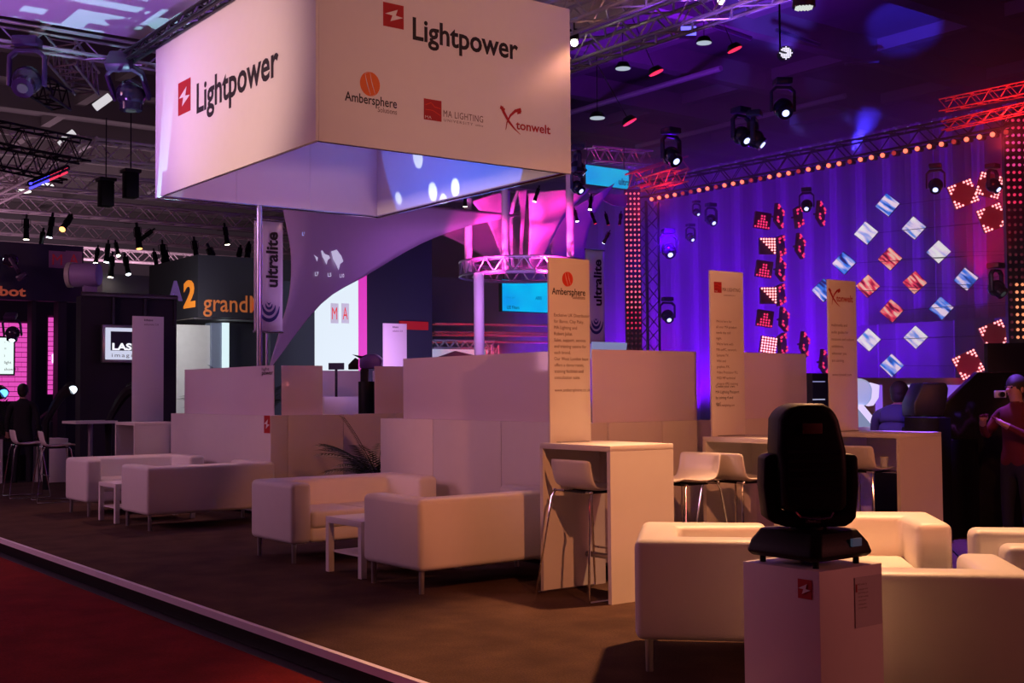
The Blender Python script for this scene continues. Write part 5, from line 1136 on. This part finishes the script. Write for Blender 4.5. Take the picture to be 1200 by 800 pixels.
# cable on the violet-lit floor
cpts = [onZ(x, y, .008) for x, y in ((1108, 655), (1125, 652), (1134, 663), (1112, 630), (1150, 616), (1200, 622))]
q0 = onZ(1112, 640, .006); q1 = onZ(1136, 668, .006); o = MB().tube([V((0, 0, 0)), (q1-q0)*.5+V((.02, 0, 0)), q1-q0], .008, 6).build('floor_cable', BLACK); o.location = q0; tag(o, 'black cable on the violet-lit floor between two white armchairs', 'cable')
# bag/camera-like lit case at mid distance behind the glass
t = thing('stage_lamp', 'violet-lit moving lamp with folded black flags behind the glass wall', 'stage lamp', W(430, 447, 17)); c = V(t.location)
def wp(nm, pts, D_, m_, th=.15, bv=.01): o0 = W(430, 440, D_); return MB().prism([((x-430)/FPX*D_, (440-y)/FPX*D_) for x, y in pts], o0-c, RGT, UP, FWD*th).build(nm, m_, t, bevel=bv)
wp('head', [(421, 420), (428, 415), (440, 415), (447, 421), (446, 432), (421, 432)], 17, mat('violet_housing', (.12, .06, .30), .4), .3, .03)
wp('flag', [(408, 427), (416, 419), (420, 421), (420, 433), (408, 433)], 16.9, BLACK, .02); wp('flag', [(412, 415), (424, 417), (430, 416), (422, 420)], 16.8, BLACK, .02)
wp('yoke', [(422, 432), (432, 432), (430, 480), (423, 480)], 17.05, BLACK, .1)
MB().cyl((0, 0, 0), (0, 0, -(c.z)), .12, n=12).build('stand', BLACK, t)
t = thing('monitor', 'small dark monitor frame behind the bright frosted pane', 'monitor', W(394, 433, 18)); c = V(t.location)
MB().prism([(-.115, 0), (.115, 0), (.115, .10), (-.115, .10)], (0, 0, 0), V((RGT.x, RGT.y, 0)).normalized(), Zv, V((FWD.x, FWD.y, 0))*.03).build('frame', BLACK, t); MB().cyl((0, 0, .0), (0, 0, -.4), .02, n=8).build('neck', BLACK, t)
MB().box((-.3, -.2, -c.z), (.3, .2, -.4)).build('stand', LAQ, t)

# ---- people
def person(label, loc, yaw, joints, edges, cloth, sizes=None, s=1.0):
    """one continuous skinned body; joints: name -> (x, y, z, radius); facing +Y"""
    t = thing('person', label, 'person', loc, yaw)
    names = list(joints); me = bpy.data.meshes.new('body'); me.from_pydata([joints[n][:3] for n in names], [(names.index(a), names.index(b)) for a, b in edges], [])
    ob = bpy.data.objects.new('body', me); COL.objects.link(ob); sk = ob.modifiers.new('skin', 'SKIN'); sk.use_smooth_shade = True
    for i, n in enumerate(names):
        r_ = joints[n][3]; sv_ = me.skin_vertices[0].data[i]; sv_.radius = (r_, r_) if not isinstance(r_, tuple) else r_; sv_.use_root = (n == 'pelvis')
    ob.modifiers.new('sub', 'SUBSURF').levels = 2
    bpy.context.view_layer.update(); me2 = bpy.data.meshes.new_from_object(ob.evaluated_get(bpy.context.evaluated_depsgraph_get()))
    bpy.data.objects.remove(ob); me2.materials.clear()
    for m_ in (SKIN, cloth[0], cloth[1], BLACK): me2.materials.append(m_)
    hz0 = joints['neck']; hd_ = joints['head']
    for p_ in me2.polygons:
        c = p_.center; k = 1
        if c.z > hz0[2]+.01 and (c-V(hd_[:3])).length < .26: k = 0
        elif c.z < joints['pelvis'][2]-.02 and abs(c.x) < .21: k = 2
        for h in ('handL', 'handR'):
            if h in joints and (c-V(joints[h][:3])).length < .075: k = 0
        if c.z < .09 and joints['pelvis'][2] > .6: k = 3
        p_.material_index = k
    ob = bpy.data.objects.new('body', me2); COL.objects.link(ob); ob.parent = t
    h = V(hd_[:3]); r_ = .105
    MB().ball(h+V((0, -.028, .035)), r_, 16, 10, (.90, 1.02, 1.02)).ball(h+V((0, -.055, -.02)), r_*.80, 14, 8, (.95, .85, 1.0)).build('hair', HAIR, t)
    MB().ball(h+V((0, .098, -.02)), .018, 8, 5, (.8, 1, 1.4)).build('nose', SKIN, t)
    for sx in (-1, 1):
        MB().ball(h+V((sx*.088, 0, -.015)), .026, 8, 5, (.4, .8, 1.2)).build('ear', SKIN, t)
        MB().ball(h+V((sx*.035, .088, .012)), .011, 8, 5).build('eye', BLACK, t)
    MB().ball(h+V((0, .088, -.062)), .02, 8, 5, (1.2, .4, .35)).build('mouth', mat('lips', (.3, .08, .07), .5), t)
    return t
def fingers(J, E, hand, pre, base, d):
    d = V(d).normalized(); s_ = d.cross(Zv).normalized() if abs(d.z) < .9 else X
    for i in range(4):
        o = V(base)+s_*((i-1.5)*.022); l = (.065, .078, .074, .056)[i]
        a, b = pre+'f%da' % i, pre+'f%db' % i
        J[a] = (*(o+d*(.05+l*.5)), .0095); J[b] = (*(o+d*(.05+l)+V((0, 0, -.012))), .008); E += [(hand, a), (a, b)]
    o = V(base)-s_*.045+d*.035; J[pre+'t'] = (*o, .010); J[pre+'t2'] = (*(o+d*.035), .009); E += [(hand, pre+'t'), (pre+'t', pre+'t2')]
def standing():
    J = dict(pelvis=(0, 0, .95, (.16, .115)), waist=(0, 0, 1.10, (.155, .11)), chest=(0, 0, 1.32, (.185, .12)), shl=(0, 0, 1.45, (.13, .09)), neck=(0, .0, 1.54, .055), chin=(0, .015, 1.60, .065), head=(0, .02, 1.68, (.085, .10)), crown=(0, .0, 1.76, (.075, .085)),
             hipL=(-.10, 0, .88, .10), kneeL=(-.12, .02, .50, .065), ankL=(-.13, 0, .10, .045), toeL=(-.14, .16, .045, .038), hipR=(.10, 0, .88, .10), kneeR=(.12, .02, .50, .065), ankR=(.13, 0, .10, .045), toeR=(.14, .16, .045, .038),
             sL=(-.20, 0, 1.43, .065), eL=(-.26, -.02, 1.15, .048), handL=(-.27, .10, .93, .032), sR=(.20, 0, 1.43, .065), eR=(.26, -.02, 1.15, .048), handR=(.27, .10, .93, .032))
    E = [('pelvis', 'waist'), ('waist', 'chest'), ('chest', 'shl'), ('shl', 'neck'), ('neck', 'chin'), ('chin', 'head'), ('head', 'crown'), ('pelvis', 'hipL'), ('hipL', 'kneeL'), ('kneeL', 'ankL'), ('ankL', 'toeL'), ('pelvis', 'hipR'), ('hipR', 'kneeR'), ('kneeR', 'ankR'), ('ankR', 'toeR'), ('shl', 'sL'), ('sL', 'eL'), ('eL', 'handL'), ('shl', 'sR'), ('sR', 'eR'), ('eR', 'handR')]
    return J, E
DKSHIRT = mat('black_shirt', (.012, .011, .016), .9); DKTROU = mat('dark_trousers', (.012, .012, .02), .9); NAVYSH = mat('violet_blue_shirt', (.07, .07, .16), .85)
J, E = standing(); fingers(J, E, 'handL', 'L', J['handL'][:3], (0, .3, -1)); fingers(J, E, 'handR', 'R', J['handR'][:3], (0, .3, -1))
pp = W(26, 560, 21.3); person('standing person in black clothes at far left, beside the farthest bar stool', (pp.x, pp.y, FZ), -.5, J, E, (DKSHIRT, DKTROU), s=1)
J, E = standing(); J['eR'] = (.30, .10, 1.20, .048); J['handR'] = (.16, .32, 1.36, .032); J['eL'] = (-.28, .10, 1.18, .048); J['handL'] = (-.08, .32, 1.34, .032)
fingers(J, E, 'handL', 'L', J['handL'][:3], (.5, .3, .5)); fingers(J, E, 'handR', 'R', J['handR'][:3], (-.5, .3, .5))
pp = W(1190, 602, 12.6); pp = onZ(1192, 604, FZ); pp = W(1192, 500, 11.5)
red_p = person('person in a dark red jacket holding up a small camera, at the right edge', (pp.x, pp.y, FZ), -YAW+PI*.5+.5, J, E, (ORANGE_CLOTH, DKTROU))
red_p.scale = (.95,)*3
cmr = thing('camera', 'small pale camera held by the person in the red jacket', 'camera', W(1172, 462, 11.25)); MB().box((-.05, -.02, -.03), (.05, .02, .035)).build('body', mat('pale_camera', (.5, .5, .6), .4), cmr, bevel=.006); MB().cyl((0, -.02, 0), (0, -.06, 0), .025, n=14).build('lens', GLOSSBLK, cmr)
cmr.rotation_euler = (0, 0, -YAW)
# seated man, seen from behind his right shoulder, leaning forward
J = dict(pelvis=(0, 0, .78, (.17, .14)), waist=(0, .02, .92, (.17, .13)), chest=(0, .07, 1.12, (.20, .14)), shl=(0, .11, 1.24, (.14, .10)), neck=(0, .15, 1.31, .055), chin=(0, .18, 1.36, .065), head=(0, .20, 1.43, (.085, .10)), crown=(0, .19, 1.51, (.075, .085)),
         hipL=(-.11, .06, .76, .10), kneeL=(-.14, .46, .74, .07), ankL=(-.14, .44, .34, .048), toeL=(-.14, .58, .28, .038), hipR=(.11, .06, .76, .10), kneeR=(.14, .46, .74, .07), ankR=(.14, .44, .34, .048), toeR=(.14, .58, .28, .038),
         sL=(-.22, .10, 1.20, .07), eL=(-.30, .20, .96, .052), handL=(-.20, .46, .93, .033), sR=(.22, .10, 1.20, .07), eR=(.34, .22, 1.0, .052), handR=(.36, .50, .94, .033))
E = standing()[1]; fingers(J, E, 'handL', 'L', J['handL'][:3], (.2, 1, -.1)); fingers(J, E, 'handR', 'R', J['handR'][:3], (0, 1, -.1))
D = 12.6; pp = W(1046, 500, D); person('person in a blue-lit shirt sitting with back turned behind the rightmost bar table', (pp.x, pp.y, W(1045, 444, D).z-1.585), -YAW-.75, J, E, (NAVYSH, DKTROU))
zs = W(1045, 444, D).z-1.585
t = thing('stool', 'dark stool under the seated person', 'stool', (pp.x, pp.y, FZ)); MB().cyl((0, 0, zs+.62-FZ), (0, 0, zs+.66-FZ), .19, n=18).build('seat', BLACK, t); MB().cyl((0, 0, .02), (0, 0, zs+.62-FZ), .03, n=10).build('post', CHROME, t); MB().cyl((0, 0, 0), (0, 0, .03), .2, n=18).build('foot', CHROME, t)
spot('violet_wall_spot', W(1090, 380, 13), W(1060, 480, 14), (.55, .30, 1), 110, 90, 1, .2)
spot('blue_shoulder_spot', W(1000, 450, 11.9)+V((0, 0, .3)), W(1050, 480, 12.6), (.15, .05, 1), 40, 60, 1, .1)

# small things seen through the gaps at right
p = onY(952, 437, 9.6); q = onY(968, 505, 9.6)
t, c, o = blk('equipment_rack', 'dark equipment rack with thin lit lines, between the second and third sign boards', 'rack', (p.x, 9.6, 0), (q.x+.12, 10.1, p.z), BLACK, .01)
for y, cl in ((447, (.35, .35, .7)), (468, (.6, .6, .9)), (479, (.7, .1, .3))):
    a = onY(953, y, 9.59); MB().box(V((a.x, 9.588, a.z-.006))-c, V((a.x+.22, 9.6, a.z+.006))-c).build('lit_strip', glow('rack_line', cl, .7), t)
a = onY(693, 403, 13.5); b = onY(733, 411, 13.5)
t = thing('monitor', 'tilted pale blue flat screen just above the glass wall behind the orange ball board', 'monitor', (a.x, 13.5, b.z-.12)); c = V(t.location)
MB().obox(((b.x-a.x)/2, 0, .12), ((b.x-a.x)/2, 0, -.0), (0, .02, .004), (0, -.02, .12)).build('screen', mat('pale_screen', (.2, .22, .35), .3, emit=(.35, .4, .75), es=.5), t, bevel=.004)
MB().cyl(((b.x-a.x)/2, .06, .05), ((b.x-a.x)/2, .06, -(c.z-0)), .025, n=8).build('stand', BLKMET, t)
